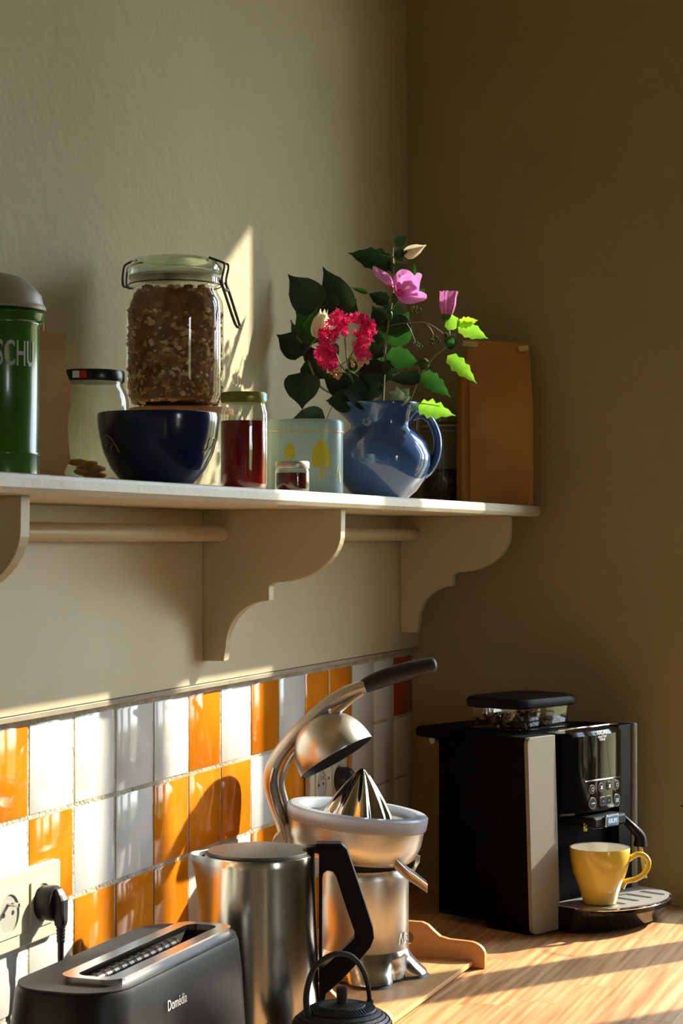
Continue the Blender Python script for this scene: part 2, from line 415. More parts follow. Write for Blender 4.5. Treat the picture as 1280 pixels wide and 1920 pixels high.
for x0_, x1_ in ((-2.45,-1.711), (-1.692,-.907), (-.888,-.100)):
    b = bmesh.new(); tube(b, [(x0_+.9, .12-.036, -.048), (x1_+.9, .12-.036, -.048)], .0105, 20)
    obj('rail', b, 'cream_paint', sh)
# ------------------------------------------------------------------ worktop
wt = thing('worktop', 'oiled oak butcher block worktop of long narrow staves', 'worktop', (-1.2, -.32, .9))
obj('underside', box(-1.3, 1.2, -.325, .32, -.035, -.0085), 'wood_dark', wt, sm=False)
sw = .0535; yy = .3185; rowi = 0; lens = [.47,.33,.39,.28,.52]
while yy > -.32:
    xx = -1.3 - random.uniform(0,.3)
    while xx < 1.2:
        Ln = random.choice(lens)
        a, c_ = max(xx,-1.3), min(xx+Ln, 1.199)
        if c_-a > .03:
            b = box(-(c_-a)/2+.0002, (c_-a)/2-.0002, -sw/2+.0002, sw/2-.0002, -.0084, random.uniform(-.0002,0))
            obj('stave', b, 'oak', wt, sm=False, loc=((a+c_)/2, yy-sw/2, 0))
        xx += Ln
    yy -= sw; rowi += 1
# ================================================================== THINGS ON THE SHELF
def clip_jar(name, label, fr, r, h, neck_v, lidgap, mat='glass', wire='wire_dark', group=None, side=1):
    """swing-top jar; h = height to the lid's underside, local frame x right"""
    t = thing(name, label, 'jar', fr.o, fr.rz-.28, group)
    nr = r*.86
    P = [(r*.80, .003), (r*.93, .004), (r, .014), (r, h-.038), (r*.985, h-.028), (nr+.001, h-.017), (nr, h-.010), (nr+.004, h-.007), (nr+.004, h-.001), (nr-.004, h)]
    b = lathe([(r*.6, .001)]+P, 48, True, False); obj('body', b, mat, t)
    b = lathe([(nr-.006, h-.001), (nr+.005, h-.001), (nr+.005, h+.0015), (nr-.006, h+.0015)], 48, True, True)
    obj('gasket', b, 'tie_metal' if lidgap < 0 else 'plastic_cream', t)
    H = h+.002
    b = lathe([(nr-.004, H), (nr+.004, H+.0015), (nr+.007, H+.005), (nr+.006, H+.010), (nr+.002, H+.015), (nr-.002, H+.019), (nr-.008, H+.0205), (nr-.010, H+.017), (.006, H+.0165)], 48, True, True)
    obj('lid', b, 'glass_rim' if mat == 'glass' else 'glass_green', t)
    # wire bail: ring round the neck, clasp on one side, hinge on the other
    b = bmesh.new()
    ring = [Vector(((nr+.0055)*math.cos(a), (nr+.0055)*math.sin(a), h-.009)) for a in [2*PI*k/40 for k in range(41)]]
    tube(b, ring, .0009, 6, up=Vector((0,0,1)), cap=False)
    x_ = nr+.006
    for sy in (-.006, .006):       # hinge loops on the far side
        tube(b, catmull([(-side*x_, sy, h-.009), (-side*(x_+.008), sy, h-.007), (-side*(x_+.007), sy, h+.013), (-side*(x_+.001), sy, h+.019), (-side*(nr-.006), sy*1.5, h+.0215)], 5), .0014, 6)
    obj('wire_ring', b, wire, t)
    b = bmesh.new()
    for sy in (-.007, .007):
        tube(b, catmull([(side*(nr-.004), sy, h+.0215), (side*(x_+.004), sy, h+.016), (side*(x_+.009), sy, h+.012), (side*(x_+.006), sy, h-.004), (side*(x_+.008), sy, h-.016)], 5), .0014, 6)
    tube(b, [(side*(x_+.008), -.008, h-.016), (side*(x_+.008), .008, h-.016)], .0018, 8)
    lp = [(side*(x_+.004), -.009, h-.006), (side*(x_+.009), -.009, h-.018), (side*(x_+.022), -.008, h-.056), (side*(x_+.025), -.003, h-.060), (side*(x_+.025), .003, h-.060), (side*(x_+.022), .008, h-.056), (side*(x_+.009), .009, h-.018), (side*(x_+.004), .009, h-.006)]
    tube(b, catmull(lp, 4), .0017, 6, up=Vector((1,0,0)))
    obj('clasp', b, wire, t)
    return t
# --- green enamel canister
fr = frame_at(-14, -.145, SH)
t = thing('canister', 'green enamel canister with white lettering and grey domed lid at the shelf\'s left', 'canister', fr.o, fr.rz)
cr_ = .0415; ch_ = fr.z(590)
b = lathe([(cr_*.9,.0), (cr_,.002), (cr_,.019), (cr_+.0008,.020), (cr_+.0008,.0215), (cr_,.0225), (cr_, ch_-.012), (cr_+.0012, ch_-.010), (cr_+.0012, ch_-.0085), (cr_+.004, ch_-.006), (cr_+.005, ch_), (cr_+.002, ch_+.003), (cr_-.002, ch_+.004)], 56)
obj('body', b, 'green_enamel', t)
b = lathe([(cr_+.005, ch_+.0035), (cr_+.0062, ch_+.006), (cr_+.0035, ch_+.010), (cr_+.0015, ch_+.018), (cr_-.004, ch_+.024), (cr_-.014, ch_+.033), (cr_-.026, ch_+.0365), (.003, ch_+.0375)], 56)
obj('lid', b, 'dull_steel', t)
tz = fr.z(690)
def bend(s, size, xs, a0, rad, z0, par, mat, bold=0, shear=0):
    bb = text_bm(s, size, .0002, xs, shear, bold)
    def fn(c):
        a = a0 + c.x/rad; rr = rad+.0003+c.z
        return Vector((rr*math.sin(a), -rr*math.cos(a), z0+c.y))
    return obj('lettering', bm_map(bb, fn), mat, par, sm=False)
bend('SCHU', .0315, .50, math.radians(13), cr_, tz, t, 'letter_white', bold=.0004)
# --- crumpled kraft bag behind the canister
def paper_bag(name, label, loc, rz, w_, d_, h_, mat, crumple, lean=0, fold=None, seed=1, nu=7, nv=16):
    t = thing(name, label, 'paper bag', loc, rz)
    b = bmesh.new(); rings = []
    per = []
    for k in range(nu): per.append((-w_/2+w_*k/nu, -d_/2))
    for k in range(3): per.append((w_/2 - (d_*.10 if k == 1 else 0), -d_/2+d_*k/3))
    for k in range(nu): per.append((w_/2-w_*k/nu, d_/2))
    for k in range(3): per.append((-w_/2 + (d_*.10 if k == 1 else 0), d_/2-d_*k/3))
    for j in range(nv+1):
        z = h_*j/nv; pinch = 1-.82*max(0,(j/nv-.55)/.45)**1.2 if fold else 1-.35*max(0,(j/nv-.7)/.3)
        ring = []
        for x_, y_ in per:
            nvv = noise.noise_vector(Vector((x_*28+seed*7, y_*28, z*24)))*crumple + noise.noise_vector(Vector((x_*70+seed, y_*70, z*60)))*crumple*.6
            ring.append(Vector((x_+nvv.x*(j>0)+lean*z, y_*pinch+nvv.y*(j>0), z+nvv.z*.5*(j>0))))
        rings.append(ring)
    loft(b, rings)
    obj('bag', b, mat, t, ang=18)
    return t
q = on_y(84, 880, -.085)
t = paper_bag('paper_bag', 'crumpled pale kraft paper bag standing behind the green canister', (q.x, -.075, SH+.0005), fr.rz+.45, .050, .044, .152, 'kraft', .008, seed=3, nu=6, nv=11)
b = bmesh.new()
loft(b, [[Vector((-.022+.003*math.sin(k), -.006, .143+.0*k)) if 0 else Vector((x_, y_, z_)) for x_, y_ in ((-.026,-.006),(.006,-.008),(.008,.004),(-.024,.006))] for k, z_ in enumerate((.142,.158,.172))])
obj('rolled_top', b, 'kraft', t, bevel=.002)
# --- wide jar with black lid
fr = frame_at(172, -.046, SH)
t = thing('glass_jar', 'wide glass jar with a black lid, between kraft bag and navy bowl', 'jar', fr.o, fr.rz)
r_ = .0405; hl = fr.z(716)
obj('body', lathe([(r_*.6,.0012),(r_*.93,.0025),(r_,.010),(r_,hl-.022),(r_*.96,hl-.014),(r_*.84,hl-.005),(r_*.84,hl)], 48, True, False), 'glass', t)
obj('lid', lathe([(r_*.87,hl-.0005),(r_*.885,hl+.001),(r_*.885,hl+.010),(r_*.86,hl+.0118),(r_*.5,hl+.0118)], 48), 'lid_black', t)
b = bmesh.new()
for mi_, a0, a1 in ((0, -118, -105), (1, -105, -92)):
    rr = r_*.885+.0003
    loft(b, [[Vector((rr*math.cos(math.radians(a)), rr*math.sin(math.radians(a)), hl+z)) for z in (.002,.0095)] for a in [a0+(a1-a0)*k/5 for k in range(6)]], False, mi=mi_)
obj('lid_stripe', b, ['white_print','lid_red'], t)
o = None
for k in range(7):
    a = random.uniform(0, 2*PI); q_ = random.uniform(0,.018)
    b = blob(bmesh.new(), (0,0,0), .0125, 10, 6, .06, (1,1,.32), rot=None)
    o = obj('biscuit', b, 'biscuit', None)
    o.matrix_world = Matrix.Translation(fr.o+Vector((q_*math.cos(a), q_*math.sin(a), .0075+.0036*k)))@Matrix.Rotation(random.uniform(-.25,.25), 4, 'X')
    tag(o, 'small round yellow brown biscuit at the bottom of the black lidded jar', 'biscuit', 'biscuits in the black lidded jar')
# --- navy bowl
fr = frame_at(297, -.172, SH)
t = thing('bowl', 'deep navy blue bowl with a faint gold sketch at the shelf\'s edge', 'bowl', fr.o, fr.rz)
R_ = 114.5/fr.S; hb = fr.z(775)
def bowl_rf(a, z): return 1
prof = [(R_*.42,0),(R_*.55,.001),(R_*.66,.008),(R_*.78,.018),(R_*.90,.034),(R_*.965,.050),(R_*.995,.064),(R_, hb-.004),(R_*.99,hb-.0005),(R_*.965,hb),(R_*.945,hb-.004),(R_*.93,.06),(R_*.84,.034),(R_*.6,.012),(.004,.008)]
obj('body', lathe(prof, 64), 'ceramic_navy', t)
def surf_line(pts, uc, frm, rfun, w_, par, mat, name, n=5):
    b = bmesh.new(); P = catmull([Vector((p[0],0,p[1])) for p in pts], n); rings = []
    out = []
    for p in P:
        x_ = frm.x(p.x); z_ = frm.z(p.z); rr = rfun(z_)+.0003
        x_ = max(-rr*.97, min(rr*.97, x_)); out.append(Vector((x_, -math.sqrt(rr*rr-x_*x_), z_)))
    tube(b, out, w_, 5); return obj(name, b, mat, par)
def rprof(pr):
    def f(z):
        for (r0,z0),(r1,z1) in zip(pr, pr[1:]):
            if z0 <= z <= z1: return r0+(r1-r0)*(z-z0)/max(1e-6,z1-z0)
        return pr[-1][0]
    return f
rb = rprof(prof[:8])
surf_line([(196,838),(200,824),(208,820),(218,828),(233,852)], 297, fr, rb, .0004, t, 'gold_paint', 'gold_line')
surf_line([(204,842),(210,834),(218,836),(216,848)], 297, fr, rb, .0003, t, 'gold_paint', 'gold_line')
surf_line([(383,850),(392,842),(396,826),(405,824),(400,836)], 297, fr, rb, .0005, t, 'gold_paint', 'gold_line')
surf_line([(388,848),(396,844),(402,832)], 297, fr, rb, .0004, t, 'gold_paint', 'gold_line')
# --- tapered glass with wooden lid, the granola jar on top of it
fr = frame_at(340, -.080, SH)
t = thing('glass_jar', 'tapered glass storage jar with a pale wooden lid, beneath the granola jar', 'jar', fr.o, fr.rz)
rt_ = 98/fr.S; hl = fr.z(780)
gp = [(rt_*.6,.001),(rt_*.78,.002),(rt_*.82,.008)]
def flute(a, z): return 1+.006*math.cos(28*a) if .012 < z < hl-.014 else 1
obj('body', lathe([(rt_*.6,.001),(rt_*.76,.002),(rt_*.79,.010),(rt_*.84,.035),(rt_*.90,hl-.014),(rt_*.95,hl-.008),(rt_*.96,hl)], 112, True, False, rf=flute), 'glass', t)
HT = .0085
obj('lid', lathe([(rt_*.98,hl+.0005),(rt_,hl+.002),(rt_,hl+HT-.001),(rt_*.985,hl+HT),(.004,hl+HT)], 64), 'lid_wood', t)
gbase = fr.o.z + hl + HT + .0003
gx, gy = fr.o.x, fr.o.y
fr = Frame(gx, gy, gbase)
# recentre on the photographed jar
q = on_y(325, 700, gy); fr = Frame(q.x+.004, gy, gbase)
rg = 91/fr.S; hg = fr.z(521)
t = clip_jar('storage_jar', 'large swing-top glass jar full of granola on the wooden lid', fr, rg, hg, 0, 1, 'glass', 'wire_dark')
# granola: nobody could count the flakes
b = lathe([(rg*.70,.004),(rg*.90,.008),(rg*.93,.016),(rg*.93,hg-.040),(rg*.88,hg-.026),(rg*.76,hg-.016),(rg*.4,hg-.014)], 40, mi=1)
rr_ = rg*.93
for k in range(1700):
    z_ = random.uniform(.006, hg-.014); rl = rr_ if z_ < hg-.040 else rr_ - (z_-(hg-.040))*.38
    a = random.uniform(0, 2*PI); s_ = random.choice((.0030,.0038,.0046,.0056,.0072))
    if z_ < .012: rl -= .004
    c_ = Vector((rl*math.cos(a), rl*math.sin(a), z_))
    rt = Matrix.Rotation(random.uniform(0,6), 3, random.choice('XYZ')) @ Matrix.Rotation(random.uniform(0,6), 3, 'X')
    c_ *= 1; dd_ = s_*random.uniform(.35,.75); c_.x *= (rl-dd_)/rl; c_.y *= (rl-dd_)/rl
    blob(b, c_, s_, 6, 4, .2, (1,.8,.55), random.choice((0,0,0,1,2)), rt)
o = obj('granola', b, ['granola','granola_dark','granola_pale'], None, sm=False); o.location = fr.o; o.rotation_euler = (0,0,fr.rz)
o['kind'] = 'stuff'; tag(o, 'brown granola clusters and oat flakes filling the swing-top jar', 'granola')
# --- honey-like red jelly jar
fr = frame_at(457, -.183, SH)
t = thing('jelly_jar', 'glass jar of clear red jelly under a gold and blue lid', 'jar', fr.o, fr.rz)
r_ = 45/fr.S; hl = fr.z(753)
def hexa(a, z): return 1-.02*(1-abs(math.cos(4*a)))
P = [(r_*.75,.001),(r_*.92,.002),(r_,.008),(r_,hl-.014),(r_*.93,hl-.006),(r_*.88,hl-.001),(r_*.88,hl)]
obj('body', lathe(P, 64, True, False, rf=hexa), 'glass', t)
obj('lid', lathe([(r_*.93,hl-.002),(r_*.96,hl),(r_*.96,hl+.0085),(r_*.92,hl+.010),(.005,hl+.010)], 48), 'lid_gold', t)
b = bmesh.new(); rr = r_*.96+.0003
loft(b, [[Vector((rr*math.cos(math.radians(a)), rr*math.sin(math.radians(a)), hl+z)) for z in (.0005,.0085)] for a in range(-32, 30, 6)], False)
obj('lid_band', b, 'lid_blue', t)
jl = obj('jelly', lathe([(r_*.72,.003),(r_*.90,.004),(r_*.955,.009),(r_*.955,fr.z(790)),(.002,fr.z(790))], 48, rf=hexa), 'honey', None)
jl.location = fr.o; jl.rotation_euler = (0,0,fr.rz); tag(jl, 'clear red jelly filling the jar under the gold lid', 'jelly'); jl['kind'] = 'stuff'
# --- small jam jar
fr = frame_at(548, -.20, SH)
t = thing('jam_jar', 'tiny dark jam jar with a silver lid in front of the blue tin', 'jar', fr.o, fr.rz)
r_ = 32.5/fr.S; hl = fr.z(879)
obj('body', lathe([(r_*.8,.0008),(r_*.96,.002),(r_,.005),(r_,hl-.004),(r_*.94,hl-.0005),(r_*.94,hl)], 48, True, False), 'glass', t)
obj('lid', lathe([(r_*.97,hl),(r_*.99,hl+.001),(r_*.99,hl+.007),(r_*.94,hl+.0085),(.003,hl+.0085)], 48), 'dull_steel', t)
jl = obj('jam', lathe([(r_*.78,.0025),(r_*.92,.004),(r_*.94,.006),(r_*.94,hl-.005),(.002,hl-.005)], 40), 'jam', None)
jl.location = fr.o; jl.rotation_euler = (0,0,fr.rz); tag(jl, 'dark red jam filling the tiny jar', 'jam'); jl['kind'] = 'stuff'
# --- pale blue tin
fr = frame_at(572, -.115, SH)
t = thing('biscuit_tin', 'pale blue tin printed with golden trees, behind the tiny jam jar', 'tin', fr.o, fr.rz)
r_ = 72/fr.S; ht = fr.z(789)
def oval(a, z): return 1/((abs(math.cos(a))**3.2+abs(math.sin(a))**3.2)**(1/3.2))*.985
zl = fr.z(812)
obj('body', lathe([(r_*.98,0),(r_,.002),(r_,zl)], 72, rf=oval), 'tin_blue', t, ang=50)
obj('lid', lathe([(r_*1.0,zl+.0003),(r_*1.02,zl+.0006),(r_*1.02,ht-.006),(r_*1.005,ht-.002),(r_*.97,ht),(.004,ht)], 72, rf=oval), 'tin_blue', t, ang=50)
obj('lid_rim', lathe([(r_*1.015,zl-.0012),(r_*1.03,zl-.0006),(r_*1.03,zl+.0012),(r_*1.015,zl+.0018)], 72, rf=oval), 'tin_line', t)
def tin_pt(u, v, off=.0004):
    x_ = fr.x(u); z_ = fr.z(v); rr = r_+off; k = min(.999, abs(x_)/(rr*.985))
    return Vector((x_, -rr*.985*(1-k**3.2)**(1/3.2), z_))
def decal(name, poly, mat, par, n=1):
    b = bmesh.new(); b.faces.new([b.verts.new(tin_pt(u, v)) for u, v in poly]); return obj(name, b, mat, par, sm=False)
for (cx, cy, s_) in ((603,857,1.3), (545,850,.7)):
    b = bmesh.new()
    for dx, dy, rr in ((0,-14,7),(-6,-6,7),(6,-7,6),(-8,4,6),(8,4,6),(0,2,8),(-9,13,4.5),(9,12,4.5),(-1,10,5)):
        pl = [tin_pt(cx+(dx+rr*math.cos(a))*s_, cy+(dy+rr*1.15*math.sin(a))*s_, .0004+.00002*rr) for a in [2*PI*k/9 for k in range(9)]]
        b.faces.new([b.verts.new(p) for p in pl])
    b.faces.new([b.verts.new(tin_pt(cx+x_*s_, cy+y_*s_)) for x_, y_ in ((-1,10),(1.3,10),(1.5,36),(-1,35))])
    obj('printed_tree', b, 'tin_gold', t, sm=False)
b = bmesh.new()
for pl in (((620,886),(633,886),(633,888),(620,888)), ((620,893),(633,893.5),(633,896),(620,895.5)), ((633,874),(635,874),(632,888),(630,888)), ((635,886),(637,886),(639,905),(637,905)),
           ((582,902),(642,905),(642,906),(582,903)), ((606,875),(608,875),(610,893),(607,893)), ((505,900),(520,901),(520,902),(505,901))):
    b.faces.new([b.verts.new(tin_pt(u, v)) for u, v in pl])
obj('printed_bench', b, 'tin_gold', t, sm=False)['kind'] = 'stuff'
# --- blue pitcher
fr = frame_at(716, -.135, SH); PF = fr
t = thing('pitcher', 'glossy blue ceramic pitcher holding the flowers', 'pitcher', fr.o, fr.rz)
S_ = fr.S; hp = fr.z(756)
pp = [(.030,0),(.036,.001),(.038,.004),(.050,.014),(.062,.030),(.0705,.050),(.0715,.064),(.066,.082),(.055,.096),(.0465,.104),(.0445,.110),(.0475,.120),(.053,.134),(.0555,hp-.002),(.0545,hp),(.052,hp-.002),(.046,.122),(.040,.108),(.055,.085),(.06,.06),(.05,.03),(.02,.012)]
def spout(a, z):
    if z < .108: return 1
    k = min(1, (z-.108)/.032); d = abs((a-PI+PI) % (2*PI)-PI); d = abs(a-PI)
    return 1+.42*k*math.exp(-(d/.55)**2) - .05*k*math.cos(2*a)*0
obj('body', lathe(pp, 80, rf=spout), 'ceramic_blue', t, ang=60)
b = bmesh.new()
hpth = catmull([fr.p(772,786)-Vector((.006,0,0)), fr.p(790,778), fr.p(808,790), fr.p(820,822), fr.p(818,855), fr.p(806,880), fr.p(795,893)-Vector((.004,0,0))], 6)
tube(b, hpth, .0065, 14, flat=1.9)
obj('handle', b, 'ceramic_blue', t)
# --- clip jar with seeds
fr = frame_at(833, -.066, SH)
r_ = 42/fr.S; hj = fr.z(800)
t = clip_jar('storage_jar', 'clear swing-top jar a third full of dark seeds, behind the pitcher', fr, r_, hj, 0, 1, 'glass', 'dull_steel')
zs = fr.z(882)
b = lathe([(r_*.75,.004),(r_*.93,.006),(r_*.95,.012),(r_*.95,zs),(r_*.5,zs+.002),(.002,zs+.001)], 36)
for k in range(900):
    z_ = random.uniform(.008, zs); a = random.uniform(0,2*PI)
    blob(b, (r_*.945*math.cos(a), r_*.945*math.sin(a), z_), .0014, 4, 3, .2, (1,.7,.6), random.choice((0,0,1)), Matrix.Rotation(random.uniform(0,6),3,'X'))
o = obj('seeds', b, ['seeds','granola_dark'], None, sm=False); o.location = fr.o; o.rotation_euler = (0,0,fr.rz)
o['kind'] = 'stuff'; tag(o, 'dark mixed seeds in the swing-top jar by the pitcher', 'seeds')
# --- tall kraft bag at the end
q0 = on_x(933, 900, -.072)
t = thing('paper_bag', 'tall smooth brown paper bag at the right end of the shelf', 'paper bag', (q0.x, q0.y, SH+.0005), math.atan2(-cyw, syw)+.16)
S2 = F_PX/((q0-CAM).dot(FW)); w2 = 120/S2; h2 = (948-640)/S2
b = bmesh.new(); rings = []
nu = 8
for j in range(15):
    z = h2*j/14; k = max(0,(j/14-.62)/.38); d_ = .052*(1-.9*k**.8)
    ring = []
    for i in range(nu+1): ring.append((-w2/2+w2*i/nu, -d_/2))
    ring.append((w2/2-.014*(1-k), 0))
    for i in range(nu+1): ring.append((w2/2-w2*i/nu, d_/2))
    ring.append((-w2/2+.014*(1-k), 0))
    R1 = []
    for x_, y_ in ring:
        nv_ = noise.noise_vector(Vector((x_*22, y_*20+5, z*14)))*.0035*(1 if j else 0)
        R1.append(Vector((x_+nv_.x*.4, y_-nv_.y+.02*k*0, z+(nv_.z*.2 if j < 14 else -.004*(x_/w2)))))
    rings.append(R1)
loft(b, rings); obj('bag', b, 'kraft_dark', t, ang=22)
for x_, dz, ry in ((-w2/2+.004, -.006, .06), (w2/2-.012, -.012, -.12)):
    b = prism(bmesh.new(), rrect(.026 if x_ < 0 else .017, .009, .002, 3), 'y', -.0032, .0032)
    obj('tin_tie', b, 'tie_metal', t, loc=(x_, -.009, h2+dz), rot=(0, ry, 0))
b = box(-w2/2-.012, -w2/2+.012, -.02, .028, .001, h2-.03)
bm_map(b, lambda c: Vector((c.x, c.y*(1-.7*max(0,c.z/h2-.3)), c.z)))
obj('side_fold', b, 'kraft_dark', t, bevel=.004)
# ================================================================== FLOWERS IN THE PITCHER
def leaf_bm(base, tip, w_, nrm=Vector((0,-1,0)), tooth=0, curl=.15, fold=.25, n=9, shp=.8):
    """a leaf blade from base to tip, folded along its midrib"""
    b = bmesh.new(); ax = tip-base; L_ = ax.length; ax.normalize()
    nn = (nrm-ax*nrm.dot(ax)).normalized(); sd = ax.cross(nn)
    rows = []
    for i in range(n+1):
        t = i/n; ww = w_*.58*max(0, math.sin(PI*t**.72))**.62 * (1-.42*t**2)*min(1,(1-t)*3.2+.0)**.7
        if tooth and 0 < i < n: ww *= 1+tooth*(1 if i % 2 else -1)
        c = base+ax*(L_*t)+nn*(-curl*L_*(t*t-.3*t))
        if i in (0, n): rows.append([b.verts.new(c)])
        else: rows.append([b.verts.new(c+sd*ww+nn*fold*ww), b.verts.new(c+sd*ww*.5+nn*fold*ww*.35), b.verts.new(c), b.verts.new(c-sd*ww*.5+nn*fold*ww*.35), b.verts.new(c-sd*ww+nn*fold*ww)])
    for a, c in zip(rows, rows[1:]):
        if len(a) == 1:
            for k in range(4): b.faces.new((a[0], c[k], c[k+1]))
        elif len(c) == 1:
            for k in range(4): b.faces.new((a[k], c[0], a[k+1]))
        else:
            for k in range(4): b.faces.new((a[k], c[k], c[k+1], a[k+1]))
    return b
def add_leaf(par, fr, bu, bv, by, tu, tv, ty, wpx, mat='leaf_dark', tooth=0, nrm=None, curl=None, name='leaf', fold=.25):
    nrm = nrm or Vector((random.uniform(-.35,.35), -1, random.uniform(-.1,.5)))
    b = leaf_bm(fr.p(bu,bv,by), fr.p(tu,tv,ty), wpx/fr.S*1.12, nrm, tooth, random.uniform(-.1,.2) if curl is None else curl, fold)
    return obj(name, b, mat, par, ang=80)
def stem(par, fr, pts, r0, r1=None, mat='stem_green', name='stem', n=5):
    P = catmull([fr.p(u, v, y) for u, v, y in pts], n); r1 = r1 or r0*.6; N = len(P)
    b = bmesh.new(); tube(b, P, [r0+(r1-r0)*i/(N-1) for i in range(N)], 7); return obj(name, b, mat, par)
fr = PF; zr = fr.z(756)
mouth = lambda dx=0, dy=0: (fr.u0+dx, 765, dy)
# left: leafy branch with a white bud
t = thing('leafy_branch', 'branch of large dark leaves with a white bud, left in the pitcher', 'flower stem', fr.o, fr.rz)
stem(t, fr, [(690,860,0),(668,775,0),(640,748,-.005),(600,725,-.01),(583,690,-.01),(572,655,-.01),(553,625,-.01),(545,600,0)], .0022, .0012)
stem(t, fr, [(600,722,-.01),(590,708,-.008),(572,697,-.005)], .0010)
stem(t, fr, [(574,660,-.01),(590,640,-.015),(606,622,-.02)], .0012)
stem(t, fr, [(552,625,-.01),(566,612,.0),(585,588,.005),(600,570,.01)], .0013)
stem(t, fr, [(600,575,.01),(625,560,.015),(650,545,.015)], .0012)
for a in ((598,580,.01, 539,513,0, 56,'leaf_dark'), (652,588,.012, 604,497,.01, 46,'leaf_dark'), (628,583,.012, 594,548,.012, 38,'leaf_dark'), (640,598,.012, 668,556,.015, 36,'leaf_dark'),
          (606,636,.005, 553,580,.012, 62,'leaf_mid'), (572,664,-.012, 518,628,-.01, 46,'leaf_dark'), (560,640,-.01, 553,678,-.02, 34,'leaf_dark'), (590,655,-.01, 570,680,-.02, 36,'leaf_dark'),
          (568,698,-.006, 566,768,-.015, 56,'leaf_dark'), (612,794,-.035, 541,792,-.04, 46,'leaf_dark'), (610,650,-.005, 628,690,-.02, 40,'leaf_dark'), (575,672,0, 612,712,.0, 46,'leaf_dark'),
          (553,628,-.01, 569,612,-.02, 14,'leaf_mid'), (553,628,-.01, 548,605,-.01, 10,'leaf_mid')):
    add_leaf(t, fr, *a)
stem(t, fr, [(650,752,-.01),(625,762,-.025),(612,790,-.035)], .0009)
# white bud of overlapping petals
for k in range(5):
    a = k*2*PI/5; dx = 6*math.cos(a); dy = .005*math.sin(a)
    add_leaf(t, fr, 600+dx*.4, 640, -.02+dy*.3, 607+dx*.4, 582, -.022+dy, 30, 'petal_white', nrm=Vector((math.cos(a)*.9, math.sin(a)-.3, .2)), curl=-.14, name='petal', fold=.35)
blob(bb := bmesh.new(), fr.p(601,640,-.02), .006, 8, 6, 0, (1,1,.7)); obj('calyx', bb, 'leaf_mid', t)
# crape myrtle sprig
t = thing('crape_myrtle_sprig', 'sprig of frilly crimson crape myrtle blossom in the pitcher', 'flower stem', fr.o, fr.rz)
stem(t, fr, [(706,860,-.01),(690,775,-.015),(672,740,-.02),(655,700,-.03),(648,660,-.035),(645,610,-.035)], .0019, .001)
stem(t, fr, [(660,712,-.028),(640,690,-.035),(625,650,-.038),(620,610,-.038)], .0012)
stem(t, fr, [(652,680,-.033),(668,650,-.036),(678,612,-.036)], .0012)
heads = []
for (cx, cy, rx, ry, n_) in ((632,606,19,16,11), (616,640,17,22,13), (612,672,18,18,12), (616,686,14,10,6), (672,606,20,15,12), (680,640,17,18,13), (678,664,15,12,8), (690,622,9,14,6), (606,655,9,16,5), (640,625,8,12,4)):
    for k in range(int(n_*1.9)):
        a = random.uniform(0,2*PI); q_ = math.sqrt(random.random()); heads.append((cx+rx*q_*math.cos(a), cy+ry*q_*math.sin(a), -.036-.016*math.sqrt(1-q_*q_)*random.uniform(.2,1)))
for (u, v, y) in heads:
    b = bmesh.new(); c_ = fr.p(u, v, y); m_ = Matrix.Rotation(random.uniform(0,6),3,'Y')@Matrix.Rotation(random.uniform(-.9,.9),3,'X')@Matrix.Rotation(random.uniform(-.9,.9),3,'Z')
    for k in range(5):          # crinkled petals
        a0 = 2*PI*k/5; rr = .0052*random.uniform(.7,1.2); vs = [b.verts.new(c_)]
        for i in range(5):
            a = a0+(i-2)*.24; r_ = rr*(1+.35*(i % 2))
            vs.append(b.verts.new(c_+m_@Vector((r_*math.cos(a), -.001-.0035*(i % 2)*random.uniform(-.2,1.4), r_*math.sin(a)))))
        for i in range(1,5): b.faces.new((vs[0], vs[i], vs[i+1]))
    obj('blossom', b, 'petal_red', t, sm=False)
for (u, v) in ((660,682),(661,689),(683,676),(688,684),(676,688),(624,696),(632,700),(638,705),(628,708),(622,703),(618,697),(634,712)):
    blob(bb := bmesh.new(), fr.p(u, v, -.036+random.uniform(-.006,.006)), .0030, 8, 6, 0, (1,1,1.15)); obj('bud', bb, 'bud_rose', t)
for u, v in ((624,696),(632,700),(638,705),(618,697)): stem(t, fr, [(u,v,-.036),(640,688,-.034),(650,680,-.033)], .0006, n=3)
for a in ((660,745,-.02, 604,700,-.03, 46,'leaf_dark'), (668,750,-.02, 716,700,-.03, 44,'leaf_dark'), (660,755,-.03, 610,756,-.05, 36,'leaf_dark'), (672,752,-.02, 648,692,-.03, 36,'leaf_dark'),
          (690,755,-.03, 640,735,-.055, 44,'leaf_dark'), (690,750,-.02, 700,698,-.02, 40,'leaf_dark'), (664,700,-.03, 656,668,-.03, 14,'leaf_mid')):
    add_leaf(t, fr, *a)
# middle: hibiscus branch with the open pink flower
t = thing('hibiscus_branch', 'upright hibiscus branch with an open pink flower and a blush bud at its top', 'flower stem', fr.o, fr.rz)
stem(t, fr, [(714,860,0),(717,760,0),(720,700,-.005),(722,650,-.008),(728,610,-.01),(733,575,-.01),(737,540,-.008),(738,500,0),(736,478,.003),(737,462,.003)], .0022, .0010)
stem(t, fr, [(717,760,.0),(721,705,.002),(722,650,.004),(728,612,-.0)], .0011)
stem(t, fr, [(736,480,.003),(748,482,0),(758,477,-.004)], .0010)
stem(t, fr, [(733,585,-.01),(742,572,-.02),(750,562,-.025)], .0013)
stem(t, fr, [(736,480,.003),(722,478,.003),(712,475,.003)], .0009)
stem(t, fr, [(728,612,-.01),(760,607,-.012),(795,607,-.015),(815,616,-.015),(830,627,-.015)], .0008, .0006)
stem(t, fr, [(762,608,-.012),(770,622,-.014),(778,643,-.015)], .0006)
stem(t, fr, [(797,608,-.015),(806,618,-.016),(812,630,-.016)], .0006)
